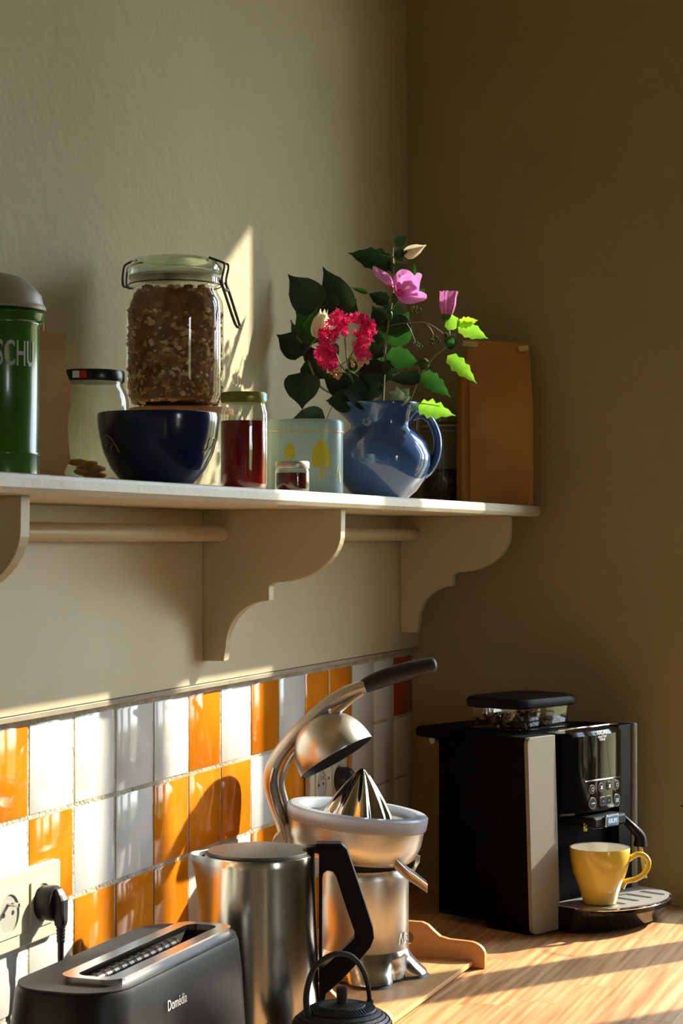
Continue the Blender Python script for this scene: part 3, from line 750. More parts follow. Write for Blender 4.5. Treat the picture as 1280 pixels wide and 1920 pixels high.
for cx, cy, n_ in ((781,650,22), (814,640,16), (778,582,16), (841,632,18)):
    b = bmesh.new()
    for k in range(n_):
        a = random.uniform(0,2*PI); q_ = math.sqrt(random.random())*10
        blob(b, fr.p(cx+q_*math.cos(a), cy+.75*q_*math.sin(a), -.016+random.uniform(-.006,.006)), .0017, 5, 4)
    o = obj('berry_cluster', b, 'pod_green', t); o['kind'] = 'stuff'
for a in ((736,497,.003, 651,473,0, 38,'leaf_dark',.12), (741,459,.003, 764,441,0, 17,'leaf_dark',0), (735,512,.002, 762,494,0, 24,'leaf_dark',.1), (734,508,.002, 728,484,0, 12,'leaf_dark',0),
          (727,645,-.005, 767,584,.0, 54,'leaf_mid',0), (748,630,-.002, 742,580,.0, 42,'leaf_dark',0), (727,570,-.006, 690,548,0, 26,'leaf_dark',.08), (690,549,.0, 657,539,-.005, 9,'leaf_mid',0),
          (724,610,-.006, 697,572,.005, 30,'leaf_dark',0), (780,560,0, 796,538,0, 18,'leaf_mid',.1), (776,518,.004, 776,490,.004, 8,'leaf_mid',.2),
          (722,668,-.005, 695,640,.01, 40,'leaf_dark',0), (716,690,0, 690,668,.01, 42,'leaf_mid',0), (721,700,-.005, 664,700,.0, 44,'leaf_dark',0), (724,668,-.004, 787,682,-.012, 36,'leaf_mid',.12), (742,484,.003, 758,470,.002, 18,'leaf_dark',0),
          (718,690,0, 742,700,-.02, 20,'leaf_dark',0), (719,720,.0, 700,690,.02, 40,'leaf_dark',0), (745,600,.01, 722,560,.02, 34,'leaf_dark',0), (720,640,.01, 700,600,.02, 30,'leaf_dark',0)):
    add_leaf(t, fr, *a)
# blush bud
for k in range(4):
    a = k*PI/2
    add_leaf(t, fr, 756, 479, -.004, 799, 460, -.008+.002*math.sin(a), 19, 'petal_blush', nrm=Vector((0, math.sin(a)-.5, math.cos(a))), curl=-.03, name='petal', fold=.5)
add_leaf(t, fr, 740, 478, 0, 766, 474, -.01, 18, 'leaf_dark', name='calyx')
# open flower: five broad petals round a throat
def petal(par, fr, pts_edge, base, mat2=None, name='petal'):
    b = bmesh.new(); B = fr.p(*base); E_ = catmull([fr.p(*p) for p in pts_edge], 3); m_ = 4; rows = []
    for j in range(m_+1):
        t_ = j/m_; rows.append([B.lerp(e, .06+.94*t_)+Vector((0, .005*math.sin(PI*t_), 0))+Vector((0, -.0012*math.sin(i*1.3)*t_, 0)) for i, e in enumerate(E_)])
    V = [[b.verts.new(p) for p in r] for r in rows]
    for j, (r0, r1) in enumerate(zip(V, V[1:])):
        for i in range(len(r0)-1):
            b.faces.new((r0[i], r0[i+1], r1[i+1], r1[i])).material_index = 1 if j == 0 else 0
    return obj(name, b, ['petal_pink','petal_base'], par, ang=80)
petal(t, fr, [(733,532,-.02),(718,530,-.022),(705,522,-.026),(698,512,-.03),(700,503,-.028),(713,508,-.02),(728,516,-.016),(736,528,-.014)], (738,547,-.018))
petal(t, fr, [(736,528,-.014),(741,515,-.012),(752,506,-.01),(766,508,-.01),(776,518,-.012),(783,530,-.016)], (746,556,-.022))
petal(t, fr, [(776,520,-.012),(782,513,-.016),(790,518,-.02),(787,530,-.026),(784,545,-.03)], (750,556,-.022))
petal(t, fr, [(742,538,-.02),(748,525,-.032),(762,519,-.038),(776,524,-.038),(784,540,-.036),(782,560,-.034)], (744,556,-.022))
petal(t, fr, [(738,528,-.02),(736,545,-.038),(741,562,-.046),(752,574,-.048),(768,577,-.046),(784,572,-.042),(797,566,-.036),(797,556,-.032),(786,550,-.03)], (744,553,-.022))
petal(t, fr, [(741,535,-.03),(742,550,-.044),(748,562,-.05),(762,560,-.05),(775,554,-.046),(786,552,-.04)], (746,552,-.022))
blob(bb := bmesh.new(), fr.p(741,562,-.014), .006, 8, 6, 0, (1,1,1.6)); obj('calyx', bb, 'leaf_mid', t)
b = bmesh.new(); tube(b, [fr.p(746,553,-.024), fr.p(756,549,-.040), fr.p(764,546,-.052)], [.0012,.0012,.002], 6); obj('stamen', b, 'petal_white', t)
blob(bb := bmesh.new(), fr.p(725,686,-.004), .0085, 10, 8, 0, (1,1,1.05)); obj('seed_pod', bb, 'pod_green', t)
blob(bb := bmesh.new(), fr.p(729,592,-.012), .0055, 8, 6, 0, (1,1,1.5)); obj('seed_pod', bb, 'leaf_mid', t)
# right: leaning twig with closed mauve bud
t = thing('hibiscus_twig', 'leaning hibiscus twig with a closed mauve flower and bright toothed leaves', 'flower stem', fr.o, fr.rz)
stem(t, fr, [(735,860,0),(762,765,0),(768,752,-.002),(785,710,-.006),(798,690,-.01),(815,668,-.012),(832,655,-.014),(842,635,-.014),(838,608,-.014),(834,600,-.014)], .0017, .0010)
stem(t, fr, [(797,692,-.01),(770,690,-.012),(745,697,-.014),(726,708,-.016)], .0008)
stem(t, fr, [(784,700,-.008),(787,688,-.008),(793,682,-.008)], .0007)
stem(t, fr, [(768,752,-.002),(795,757,-.014),(825,762,-.02)], .0008)
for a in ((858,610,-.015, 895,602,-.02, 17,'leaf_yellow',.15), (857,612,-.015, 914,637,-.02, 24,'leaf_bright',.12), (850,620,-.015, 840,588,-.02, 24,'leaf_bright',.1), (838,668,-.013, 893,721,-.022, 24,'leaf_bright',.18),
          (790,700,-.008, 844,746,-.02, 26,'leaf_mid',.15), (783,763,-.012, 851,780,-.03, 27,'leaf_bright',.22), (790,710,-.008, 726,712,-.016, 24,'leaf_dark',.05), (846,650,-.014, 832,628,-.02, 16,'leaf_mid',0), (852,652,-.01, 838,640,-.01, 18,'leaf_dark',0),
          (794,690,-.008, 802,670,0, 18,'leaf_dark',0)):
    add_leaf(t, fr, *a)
for k in range(6):
    a = k*2*PI/6; ca, sa = math.cos(a), math.sin(a)
    b = bmesh.new()
    rows = []
    for j, (v_, r_) in enumerate(((600,4),(590,10),(575,14),(560,14.5),(550,15+2*(k%2)))):
        rows.append([fr.p(836+(840-836)*j/4+(r_+(1.5 if i%2 else 0))*math.cos(a+i*.36), v_-(2 if j==4 and i%2 else 0), -.015+(r_+(1.5 if i%2 else 0))/fr.S*math.sin(a+i*.36)) for i in range(4)])
    loft(b, rows, False); obj('petal', b, 'petunia_bud', t, sm=False)
b = bmesh.new(); tube(b, [fr.p(834,606,-.015), fr.p(835,600,-.015), fr.p(836,592,-.015)], [.002,.006,.0085], 10); obj('calyx', b, 'pod_green', t)
blob(bb := bmesh.new(), fr.p(794,683,-.008), .0085, 10, 8); obj('seed_pod', bb, 'pod_green', t)
# curled pale leaf at the rim
t = thing('leaf_sprig', 'curled silvery green leaf bud on the pitcher rim', 'flower stem', fr.o, fr.rz)
stem(t, fr, [(735,860,-.01),(742,775,-.03),(746,752,-.040)], .0014, .001)
for bu, bv, tu, tv, w_ in ((746,756,728,738,20), (746,756,742,730,22), (748,756,764,732,24), (747,757,766,748,20), (744,757,728,750,16), (747,752,756,740,16)):
    add_leaf(t, fr, bu, bv, -.040, tu, tv, -.048, w_, 'leaf_pale', .12, curl=.3, fold=.6)
# ================================================================== ON THE WORKTOP
# --- wooden tray
TZ = .9004
t = thing('serving_tray', 'pale wooden tray with shaped end boards under the juicer', 'tray', (-.73, -.15, TZ))
obj('floor_board', box(-.227, .170, -.121, .128, .004, .0105), 'tray_floor', t, sm=False, bevel=.001)
def end_profile():
    P = [(-.138,.0), (-.138,.020)]
    for k in range(7): a = PI-PI/2*k/6; P.append((-.113+.025*math.cos(a), .020+.017*math.sin(a)))
    P += [(-.085,.038), (-.072,.041), (-.063,.048), (-.054,.056), (-.045,.0595)]
    return P + [(-y, z) for y, z in reversed(P)]
ep = end_profile()
def end_board(x0, x1, name, mat):
    b = bmesh.new(); prism(b, ep, 'x', x0, x1); o = obj(name, b, mat, t, sm=False, bevel=.0016)
    c_ = bmesh.new(); prism(c_, rrect(.066, .019, .0094, 6, 0, .036), 'x', x0-.01, x1+.01)
    bmesh.ops.recalc_face_normals(c_, faces=c_.faces); me = bpy.data.meshes.new('cut'); c_.to_mesh(me); c_.free()
    k = bpy.data.objects.new('cut', me); COL.objects.link(k); k.parent = t
    md = o.modifiers.new('hole', 'BOOLEAN'); md.object = k; md.operation = 'DIFFERENCE'; md.solver = 'EXACT'
    bpy.context.view_layer.update(); dg = bpy.context.evaluated_depsgraph_get()
    nm = bpy.data.meshes.new_from_object(o.evaluated_get(dg)); o.modifiers.clear(); o.data = nm
    bpy.data.objects.remove(k)
end_board(.1705, .180, 'end_board', 'tray_wood'); end_board(-.237, -.2275, 'end_board', 'tray_wood')
# --- citrus juicer
fr = Frame(-.700, -.158, TZ+.0107); S_ = fr.S
t = thing('citrus_juicer', 'stainless steel lever citrus juicer standing on the wooden tray', 'juicer', fr.o, fr.rz)
J = t
u0 = 684; X0 = fr.x(u0)
rb_ = 82/S_
def feet(a, z):
    k = max(0, 1-z/.040)
    f_ = max(0, math.cos(4*(a-math.radians(-84)))+.45)**.55
    return 1+k**1.5*(.05+.42*f_)
b = lathe([(rb_*.9,.004),(rb_*.97,.004),(rb_,.008),(rb_,.016),(rb_*.995,.022),(rb_*.985,.030),(rb_*.99,.040),(rb_*.98,.0405)], 96, rf=feet, cx=0)
obj('base', b, 'steel', t, loc=(X0,0,0), ang=50)
b = lathe([(rb_*.88,0),(rb_*.95,0),(rb_*.95,.0045),(rb_*.85,.0045)], 96, rf=feet); obj('base_pad', b, 'black_rubber', t, loc=(X0,0,0))
zt = fr.z(1624)
b = lathe([(rb_*.975,.0395),(rb_*1.0,.0415),(rb_*1.0,zt-.012),(rb_*.985,zt-.004),(rb_*.93,zt)], 72); obj('motor_body', b, 'steel_brushed', t, loc=(X0,0,0))
b = lathe([(rb_*.9,zt-.001),(rb_*.9,fr.z(1608))], 48); obj('collar', b, 'black_plastic', t, loc=(X0,0,0))
bend_t = text_bm('Nüc', .021, .0005, .75, .35, .0003)
def jm(c):
    a = math.radians(47)+c.x/rb_; rr = rb_+.0002+c.z; return Vector((X0+rr*math.sin(a), -rr*math.cos(a), fr.z(1760)+c.y))
obj('embossed_script', bm_map(bend_t, jm), 'chrome', t, sm=False)
# bowl, tilted toward the spout
tilt = math.radians(6.5)
bc = Vector((fr.x(670), 0, fr.z(1528)))
BM = Matrix.Translation(bc)@Matrix.Rotation(tilt, 4, 'Y')
def part(bm, name, mat, **k):
    bm.transform(BM); return obj(name, bm, mat, t, **k)
rr_ = 130/S_
b = lathe([(rr_*.70,-.058),(rr_*.80,-.0575),(rr_*.90,-.050),(rr_*.965,-.032),(rr_*.985,-.010),(rr_*.99,-.002),(rr_*.96,-.002),(rr_*.93,-.020),(rr_*.55,-.026),(.004,-.024)], 80)
part(b, 'bowl', 'steel_brushed')
b = lathe([(rr_*.985,-.012),(rr_*1.01,-.010),(rr_*1.02,.000),(rr_*1.02,.006),(rr_*.99,.0085),(rr_*.86,.0085),(rr_*.835,.006),(rr_*.82,-.004),(rr_*.845,-.004),(rr_*.87,.003),(rr_*.985,.002)], 80, False, False)
b.faces.ensure_lookup_table(); part(b, 'splash_ring', 'clear_plastic')
rc = 66/S_
def ribs(a, z): return 1+.10*math.cos(9*a)*min(1, max(0, (.072-z)/.05))
cone = [(rc*1.0,-.023),(rc*.98,-.008),(rc*.86,.006),(rc*.68,.022),(rc*.45,.040),(rc*.24,.054),(rc*.10,.061),(rc*.03,.0635)]
b = lathe(cone, 90, rf=ribs); part(b, 'reamer', 'chrome', ang=60)
# spout
b = bmesh.new(); P = catmull([fr.p(738,1600,-.050), fr.p(757,1618,-.056), fr.p(775,1630,-.060), fr.p(797,1646,-.064)], 5)
rings = []
for i, p in enumerate(P):
    w_ = .017-.004*i/len(P); ring = []
    for k in range(9):
        a = PI*k/8; ring.append(p+Vector((0, -w_*math.cos(a), -w_*1.0*math.sin(a)+.004)))
    for k in range(9):
        a = PI-PI*k/8; ring.append(p+Vector((0, -(w_-.0014)*math.cos(a), -(w_-.0014)*1.0*math.sin(a)+.0046)))
    rings.append(ring)
loft(b, rings); obj('spout', b, 'steel_brushed', t)
b = bmesh.new(); ribbon(b, [(fr.x(782),fr.z(1600)),(fr.x(781),fr.z(1612)),(fr.x(774),fr.z(1628))], [.0035,.003,.002], -.02, -.015); obj('spout_clip', b, 'steel', t, bevel=.001)
# lever arm: two cast rails side by side, a spine over them
arm = [(541,1590),(528,1545),(513,1500),(506,1462),(517,1425),(548,1384),(580,1352),(615,1322),(650,1301),(684,1289)]
b = bmesh.new(); tube(b, catmull([(*fr.p(u, v, .012),) for u, v in arm], 4), .0095, 12, flat=1.5); obj('arm', b, 'dull_steel', t)
arm2 = [(528,1580),(545,1545),(534,1500),(528,1465),(543,1425),(565,1398),(600,1362),(630,1338),(655,1318),(680,1300)]
b = bmesh.new(); tube(b, catmull([(*fr.p(u, v, .006),) for u, v in arm2], 4), .0042, 10, flat=1.8); obj('arm_rail', b, 'dull_steel', t)
b = bmesh.new(); tube(b, catmull([fr.p(536,1572,-.012), fr.p(525,1535,-.012), fr.p(514,1500,-.012), fr.p(508,1468,-.010), fr.p(513,1440,-.006)], 4), .0028, 8, flat=1.4); obj('arm_rail', b, 'steel', t)
b = bmesh.new(); ribbon(b, [(fr.x(520),fr.z(1585)),(fr.x(538),fr.z(1560)),(fr.x(556),fr.z(1585))], [.010,.013,.012], -.012, .030); obj('hinge_bracket', b, 'dull_steel', t, bevel=.003)
# handle grip
gp_ = catmull([(*fr.p(680,1290,.012),), (*fr.p(700,1281,.012),), (*fr.p(735,1268,.012),), (*fr.p(775,1257,.012),), (*fr.p(805,1250,.012),), (*fr.p(820,1248,.012),)], 4)
N = len(gp_); rad = [.0092+.0035*math.sin(PI*min(1,(i/(N-1))*1.05)) for i in range(N)]; rad[-1] = .003; rad[-2] = .0075; rad[-3] = .0098
b = bmesh.new(); tube(b, gp_, rad, 16, flat=1.15); obj('grip', b, 'black_rubber', t)
# press dome
dc = fr.p(631,1421,0); dax = (fr.p(600,1352,0)-dc)
rd = 76/S_
nax = Vector((-(fr.p(697,1382,0)-fr.p(565,1460,0)).z, 0, (fr.p(697,1382,0)-fr.p(565,1460,0)).x)).normalized()
DM = Matrix.Translation(dc)@(nax+Vector((0,.22,0))).normalized().to_track_quat('Z','Y').to_matrix().to_4x4()
b = lathe([(rd*1.0,0),(rd*1.01,.002)]+[(rd*math.cos(a)**.85, .002+.060*math.sin(a)) for a in [PI/2*k/12 for k in range(1,12)]]+[(.003,.0625),(.003,.0605)]+[((rd-.002)*math.cos(a)**.85, .0005+.058*math.sin(a)) for a in [PI/2*k/12 for k in range(11,0,-1)]]+[(rd-.002,0)], 64, True, False)
bmesh.ops.delete(b, geom=[f for f in b.faces if len(f.verts) > 8], context='FACES_ONLY')
for f in b.faces:
    c_ = f.calc_center_median(); 
    if math.hypot(c_.x, c_.y) < (rd-.0007)*max(0,1-(max(0,c_.z-.001)/.0595)**2)**.425 : f.material_index = 1
b.transform(DM); obj('press_dome', b, ['steel_brushed','dark_inside'], t)
b = bmesh.new(); tube(b, [DM@Vector((0,0,.054)), DM@Vector((0,0,.066)), fr.p(606,1340,.008)], [.006,.005,.004], 12); obj('press_pivot', b, 'steel', t)
# --- kettle
fr = Frame(-1.083, -.162, .9006); S_ = fr.S
t = thing('kettle', 'tall brushed steel electric kettle with black handle in front of the tiles', 'kettle', fr.o, fr.rz)
rk = 105.5/S_; zk = fr.z(1600)
Xk = fr.x(485)
def kr(a, z):
    d = abs((a-PI)); g = max(0,(z-zk*.55)/(zk*.45))
    return 1+.245*g**2.2*math.exp(-(d/.30)**2)
b = lathe([(rk*1.03,.012),(rk*1.07,.016),(rk*1.075,.05),(rk*1.05,.11),(rk*1.02,.17),(rk*1.0,zk-.022),(rk*1.0,zk-.010),(rk*1.0,zk-.002),(rk*.985,zk),(rk*.965,zk-.002),(rk*.96,zk-.02),(rk*.9,zk-.03)], 120, True, True, rf=kr)
obj('body', b, 'steel', t, loc=(Xk,0,0), ang=50)
b = lathe([(rk*1.0,0),(rk*1.09,.001),(rk*1.09,.011),(rk*1.02,.012)], 64); obj('base', b, 'black_plastic', t, loc=(Xk,0,0))
b = lathe([(rk*.96,zk-.006),(rk*.965,zk-.001),(rk*.955,zk+.0012),(rk*.93,zk+.0013),(rk*.925,zk+.0005)], 72, True, True); obj('lid_seal', b, 'black_rubber', t, loc=(Xk,0,0))
b = lathe([(rk*.92,zk-.002),(rk*.925,zk+.001),(rk*.91,zk+.0035),(rk*.7,zk+.006),(.004,zk+.0075)], 72); obj('lid', b, 'steel_lid', t, loc=(Xk,0,0))
ho = [(592,1580),(640,1580),(650,1590),(668,1642),(684,1690),(699,1738),(701,1756),(694,1774),(668,1805),(640,1836),(612,1860),(607,1880),(603,1925),(598,1925),(598,1600),(592,1596)]
hi = [(604,1648),(606,1636),(614,1630),(624,1633),(630,1642),(646,1692),(664,1744),(664,1756),(640,1780),(612,1806),(604,1812)]
b = bmesh.new()
def ringprism(b, outer, inner, y0, y1):
    import mathutils.geometry as g
    loops = [[Vector((x_, z_, 0)) for x_, z_ in outer], [Vector((x_, z_, 0)) for x_, z_ in inner]]
    tri = g.tessellate_polygon(loops); pts = [p for l in loops for p in l]
    A = [b.verts.new((p.x, y0, p.y)) for p in pts]; B = [b.verts.new((p.x, y1, p.y)) for p in pts]
    for f in tri:
        try: b.faces.new([A[i] for i in f]); b.faces.new([B[i] for i in f][::-1])
        except ValueError: pass
    s = 0
    for l in loops:
        n = len(l)
        for i in range(n): b.faces.new((A[s+i], A[s+(i+1)%n], B[s+(i+1)%n], B[s+i]))
        s += n
def smo(pts, n=3):
    P = catmull([(u, v, 0) for u, v in pts], n); return [(fr.x(p.x), fr.z(p.y)) for p in P]
ringprism(b, [(fr.x(u), fr.z(v)) for u, v in ho], [(fr.x(u), fr.z(v)) for u, v in hi], -.011, .011)
obj('handle', b, 'black_plastic', t, sm=False, bevel=.003, bseg=3)
b = bmesh.new(); prism(b, rrect(.040,.026,.006,4,fr.x(606),0), 'z', zk+.0015, zk+.0085); obj('lid_hinge', b, 'black_plastic', t, sm=False, bevel=.0015)
# --- cast iron teapot
q = CAM + (FW + RT*((641-640)/F_PX) - UP*((1893-960)/F_PX))*2.12
fr = Frame(q.x, q.y, .9006); S_ = fr.S; zl = fr.z(1893)
t = thing('teapot', 'small black cast iron teapot with hooped handle, in front of the kettle', 'teapot', fr.o, fr.rz)
def dots(a, z): return 1
R_ = .060
body = [(R_*.62,0),(R_*.66,.002),(R_*.64,.006),(R_*.90,.022),(R_*1.0,.040),(R_*.99,.052),(R_*.90,zl-.012),(R_*.72,zl-.003),(R_*.64,zl-.001),(R_*.60,zl-.003),(.004,zl-.004)]
obj('body', lathe(body, 64), 'cast_iron', t)
b = lathe([(R_*.62,zl-.002),(R_*.63,zl),(R_*.60,zl+.002),(R_*.42,zl+.0045),(R_*.41,zl+.0052),(R_*.2,zl+.006),(R_*.12,zl+.0075),(.003,zl+.0075)], 64)
obj('lid', b, 'cast_iron', t)
b = bmesh.new()
rbd = rprof([(z,r) for r,z in []] or [(r,z) for r,z in body[3:9]])
for row in range(7):
    rr0 = R_*(.60-.025*row); zz = zl+.0021+.00042*row
    for k in range(56-3*row):
        a = 2*PI*(k+.5*(row%2))/(56-3*row); blob(b, (rr0*math.cos(a), rr0*math.sin(a), zz), .0009, 5, 3)
for row in range(12):
    zz = zl-.004-.0033*row; rr0 = rbd(zz)
    for k in range(90):
        a = 2*PI*(k+.5*(row%2))/90; blob(b, (rr0*math.cos(a), rr0*math.sin(a), zz), .0010, 5, 3)
o = obj('hobnails', b, 'cast_iron', t); o['kind'] = 'stuff'
b = lathe([(.0062,zl+.007),(.0058,zl+.010),(.0066,zl+.023),(.006,zl+.0245),(.002,zl+.025)], 24); obj('knob', b, 'cast_iron', t)
hp_ = [(582,1905,-.020),(575,1880,-.018),(576,1850,-.014),(588,1815,-.008),(612,1796,0),(636,1791,.006),(660,1799,.012),(680,1826,.018),(690,1858,.022),(694,1892,.024)]
b = bmesh.new(); PH = catmull([fr.p(*p) for p in hp_], 5); tube(b, PH, [.0036-.0010*(i/len(PH)) for i in range(len(PH))], 12); obj('handle', b, 'cast_iron', t)
b = bmesh.new()
for (u, v, y) in (hp_[0], hp_[-1]): 
    p_ = fr.p(u, v, y); tube(b, [Vector((p_.x, y, fr.z(v)-.016)), Vector((p_.x, y, fr.z(v)+.004))], .004, 8)
obj('handle_lug', b, 'cast_iron', t)
b = bmesh.new(); tube(b, catmull([(-.050,-.012,.045),(-.070,-.015,.055),(-.084,-.018,.072)], 4), [.011,.009,.006], 14); obj('spout', b, 'cast_iron', t)
# --- long slot toaster
TX, TY, TT = -1.37, -.1405, ZO-.236-.9
t = thing('toaster', 'long charcoal grey one-slot toaster below the left wall socket', 'toaster', (TX, TY, .9006))
def toast_ring(L_, W_, z, rx=.06, n=10):
    return [Vector((x_, y_, z)) for x_, y_ in rrect(L_, W_, min(W_/2-.001, rx), n)]
b = bmesh.new(); Lt, Wt = .345, .122
loft(b, [toast_ring(Lt*.98, Wt*.96, .004,.035), toast_ring(Lt*1.05, Wt*1.05, .012,.042), toast_ring(Lt*1.05, Wt*1.07, .06,.045), toast_ring(Lt*1.02, Wt*1.03, .13,.045), toast_ring(Lt*1.0, Wt, TT-.006,.048), toast_ring(Lt*.985, Wt*.97, TT-.001,.047)], True, True, False)
obj('body', b, 'toaster_grey', t)
# top plate with a real slot
def ring_plate(name, outer, inner, z0, z1, mat, par, bev=0):
    b = bmesh.new(); import mathutils.geometry as g
    loops = [[Vector((x_, y_, 0)) for x_, y_ in outer], [Vector((x_, y_, 0)) for x_, y_ in inner]]
    tri = g.tessellate_polygon(loops); pts = [p for l in loops for p in l]
    A = [b.verts.new((p.x, p.y, z0)) for p in pts]; B = [b.verts.new((p.x, p.y, z1)) for p in pts]
    for f in tri:
        try: b.faces.new([A[i] for i in f]); b.faces.new([B[i] for i in f][::-1])
        except ValueError: pass
    s = 0
    for l in loops:
        n = len(l)
        for i in range(n): b.faces.new((A[s+i], A[s+(i+1)%n], B[s+(i+1)%n], B[s+i]))
        s += n
    return obj(name, b, mat, par, sm=False, bevel=bev)
SLX, SLY = .010, -.016
ring_plate('top_plate', rrect(Lt*.985, Wt*.97, .047, 10), rrect(.272, .052, .014, 5, SLX, SLY), TT-.0008, TT+.0012, 'toaster_top', t, .0006)
ring_plate('slot_rim', rrect(.290, .066, .018, 6, SLX, SLY), rrect(.268, .036, .012, 6, SLX, SLY), TT+.0012, TT+.0075, 'steel', t, .0022)
b = bmesh.new(); loft(b, [[Vector((x_, y_, z)) for x_, y_ in rrect(.269, .037, .012, 5, SLX, SLY)] for z in (TT+.002, TT-.06)], True, False, True); obj('slot_well', b, 'dark_inside', t, sm=False)
b = bmesh.new(); tube(b, [(SLX-.128, SLY+.002, TT+.0008), (SLX+.062, SLY+.002, TT+.0008)], .0052, 12); obj('bread_guide', b, 'wire_dark', t)
for k in range(12):
    xw = SLX-.122+k*.0165; b = bmesh.new()
    tube(b, [Vector((xw+.002*math.sin(a*2), SLY+.002+.0062*math.cos(a), TT+.0008+.0062*math.sin(a))) for a in [PI*i/8 for i in range(9)]], .0007, 5, up=Vector((1,0,0)))
    obj('guide_wire', b, 'wire_dark', t)
q = on_y(314, 1897, TY-.0650)
b = text_bm('Domédia', .0155, .00015, .80)
obj('brand_print', bm_map(b, lambda c: Vector((c.x, -c.z, c.y))), 'white_print', t, sm=False, loc=(q.x-TX, -.0652, q.z-.9006), rot=(math.radians(-1.5),0,0))
# --- wall sockets
def socket(name, label, xr, zt_, plug_right, wdt=.158, hgt=.0815):
    t = thing(name, label, 'socket', (xr-wdt/2, 0, zt_-hgt/2))
    b = bmesh.new()
    prism(b, rrect(wdt, hgt, .005, 4), 'y', -.0095, -.0002)
    obj('plate', b, 'plastic_cream', t, sm=False, bevel=.002, bseg=3)
    for sx_ in (-.0355, .0355):
        if sx_ > 0 and False: continue
        ring_plate2 = rrect(.050, .050, .0015, 2, sx_, 0); circ = [(sx_+.0205*math.cos(2*PI*k/36), .0205*math.sin(2*PI*k/36)) for k in range(36)]
        import mathutils.geometry as g
        b = bmesh.new(); loops = [[Vector((x_, z_, 0)) for x_, z_ in ring_plate2], [Vector((x_, z_, 0)) for x_, z_ in circ]]
        tri = g.tessellate_polygon(loops); pts = [p for l in loops for p in l]
        A = [b.verts.new((p.x, -.0113, p.y)) for p in pts]; B = [b.verts.new((p.x, -.0096, p.y)) for p in pts]
        for f in tri:
            try: b.faces.new([A[i] for i in f])
            except ValueError: pass
        n = len(ring_plate2)
        for i in range(n): b.faces.new((A[i], A[(i+1)%n], B[(i+1)%n], B[i]))
        ins = obj('socket_insert', b, 'plastic_cream', t, sm=False)
        b = bmesh.new()
        rim = lambda y, r_: [Vector((sx_+r_*math.cos(2*PI*k/36), y, r_*math.sin(2*PI*k/36))) for k in range(36)]
        # the well is a ring wall proud of a dished floor
        loft(b, [rim(-.0113,.0205), rim(-.0098,.0198), rim(-.0097,.0195)], True, False, True)
        obj('well', b, 'socket_shade', ins, sm=False)
        b = bmesh.new(); tube(b, [Vector((sx_,-.0095,.010)), Vector((sx_,-.0225,.010))], .0024, 10, up=Vector((0,0,1))); obj('earth_pin', b, 'chrome', ins)
        b = bmesh.new()
        for px in (-.0095,.0095): tube(b, [Vector((sx_+px,-.0096,0)), Vector((sx_+px,-.0101,0))], .0026, 10, up=Vector((0,0,1)))
        obj('pin_hole', b, 'dark_inside', ins)
    return t
q = on_y(114, 1609, -.0095)
s1 = socket('wall_socket', 'cream double wall socket with a black plug, left above the toaster', q.x, q.z, True)
q2 = on_y(640, 1451, -.0095)
q3 = on_y(566, 1451, -.0095)
s2 = socket('wall_socket', 'cream double wall socket half hidden behind the juicer', q2.x+.025, q2.z+.035, True)
def plug(label, c, cord_pts):
    t = thing('power_plug', label, 'plug', (c.x, c.y, c.z))
    b = bmesh.new()
    def disc(y, r_): return [Vector((r_*math.cos(2*PI*k/28), y, r_*math.sin(2*PI*k/28))) for k in range(28)]
    loft(b, [disc(0,.0185), disc(-.014,.0192), disc(-.017,.0178)]); obj('plug_face', b, 'black_rubber', t, bevel=.0)
    b = bmesh.new()
    def sec(z, y0, y1, hw, c_=.3): return [Vector((-hw, y0, z)), Vector((-hw, y1+c_*(y0-y1)*.5, z)), Vector((-hw*.55, y1, z)), Vector((hw*.55, y1, z)), Vector((hw, y1+c_*(y0-y1)*.5, z)), Vector((hw, y0, z))]
    loft(b, [sec(.0165,-.016,-.020,.006), sec(.010,-.016,-.0245,.008), sec(.004,-.016,-.0275,.0085), sec(-.008,-.016,-.0275,.008), sec(-.018,-.016,-.028,.0062), sec(-.024,-.0165,-.027,.005)])
    obj('plug_body', b, 'black_rubber', t, sm=False, bevel=.0012)
    b = bmesh.new()
    prof_ = []
    for k in range(5): prof_ += [(-.024-k*.0036, .0052-.0002*k), (-.0262-k*.0036, .0052-.0002*k), (-.0264-k*.0036, .0042), (-.0274-k*.0036, .0042)]
    tube(b, [Vector((0,-.0215,z)) for z, r_ in prof_], [r_ for z, r_ in prof_], 14); obj('strain_relief', b, 'black_rubber', t)
    b = bmesh.new(); tube(b, catmull([Vector((0,-.0215,-.0415))]+[Vector(p) for p in cord_pts], 6), .0034, 10); obj('cord', b, 'black_rubber', t)
    return t
c1 = on_y(86, 1686, -.0117); c1 = Vector((s1.location.x+.0355, -.0117, s1.location.z))
plug('black plug with ribbed neck in the left wall socket, cord behind the toaster', c1, [(0,-.0215,-.060),(-.001,-.024,-.085),(-.006,-.022,-.110),(-.014,-.020,-.140),(-.024,-.024,-.172)])
c2 = Vector((s2.location.x+.0355, -.0117, s2.location.z))
plug('black plug in the socket half hidden behind the juicer', c2, [(0,-.0215,-.060),(0,-.024,-.10),(.006,-.022,-.16),(.02,-.025,-.20)])
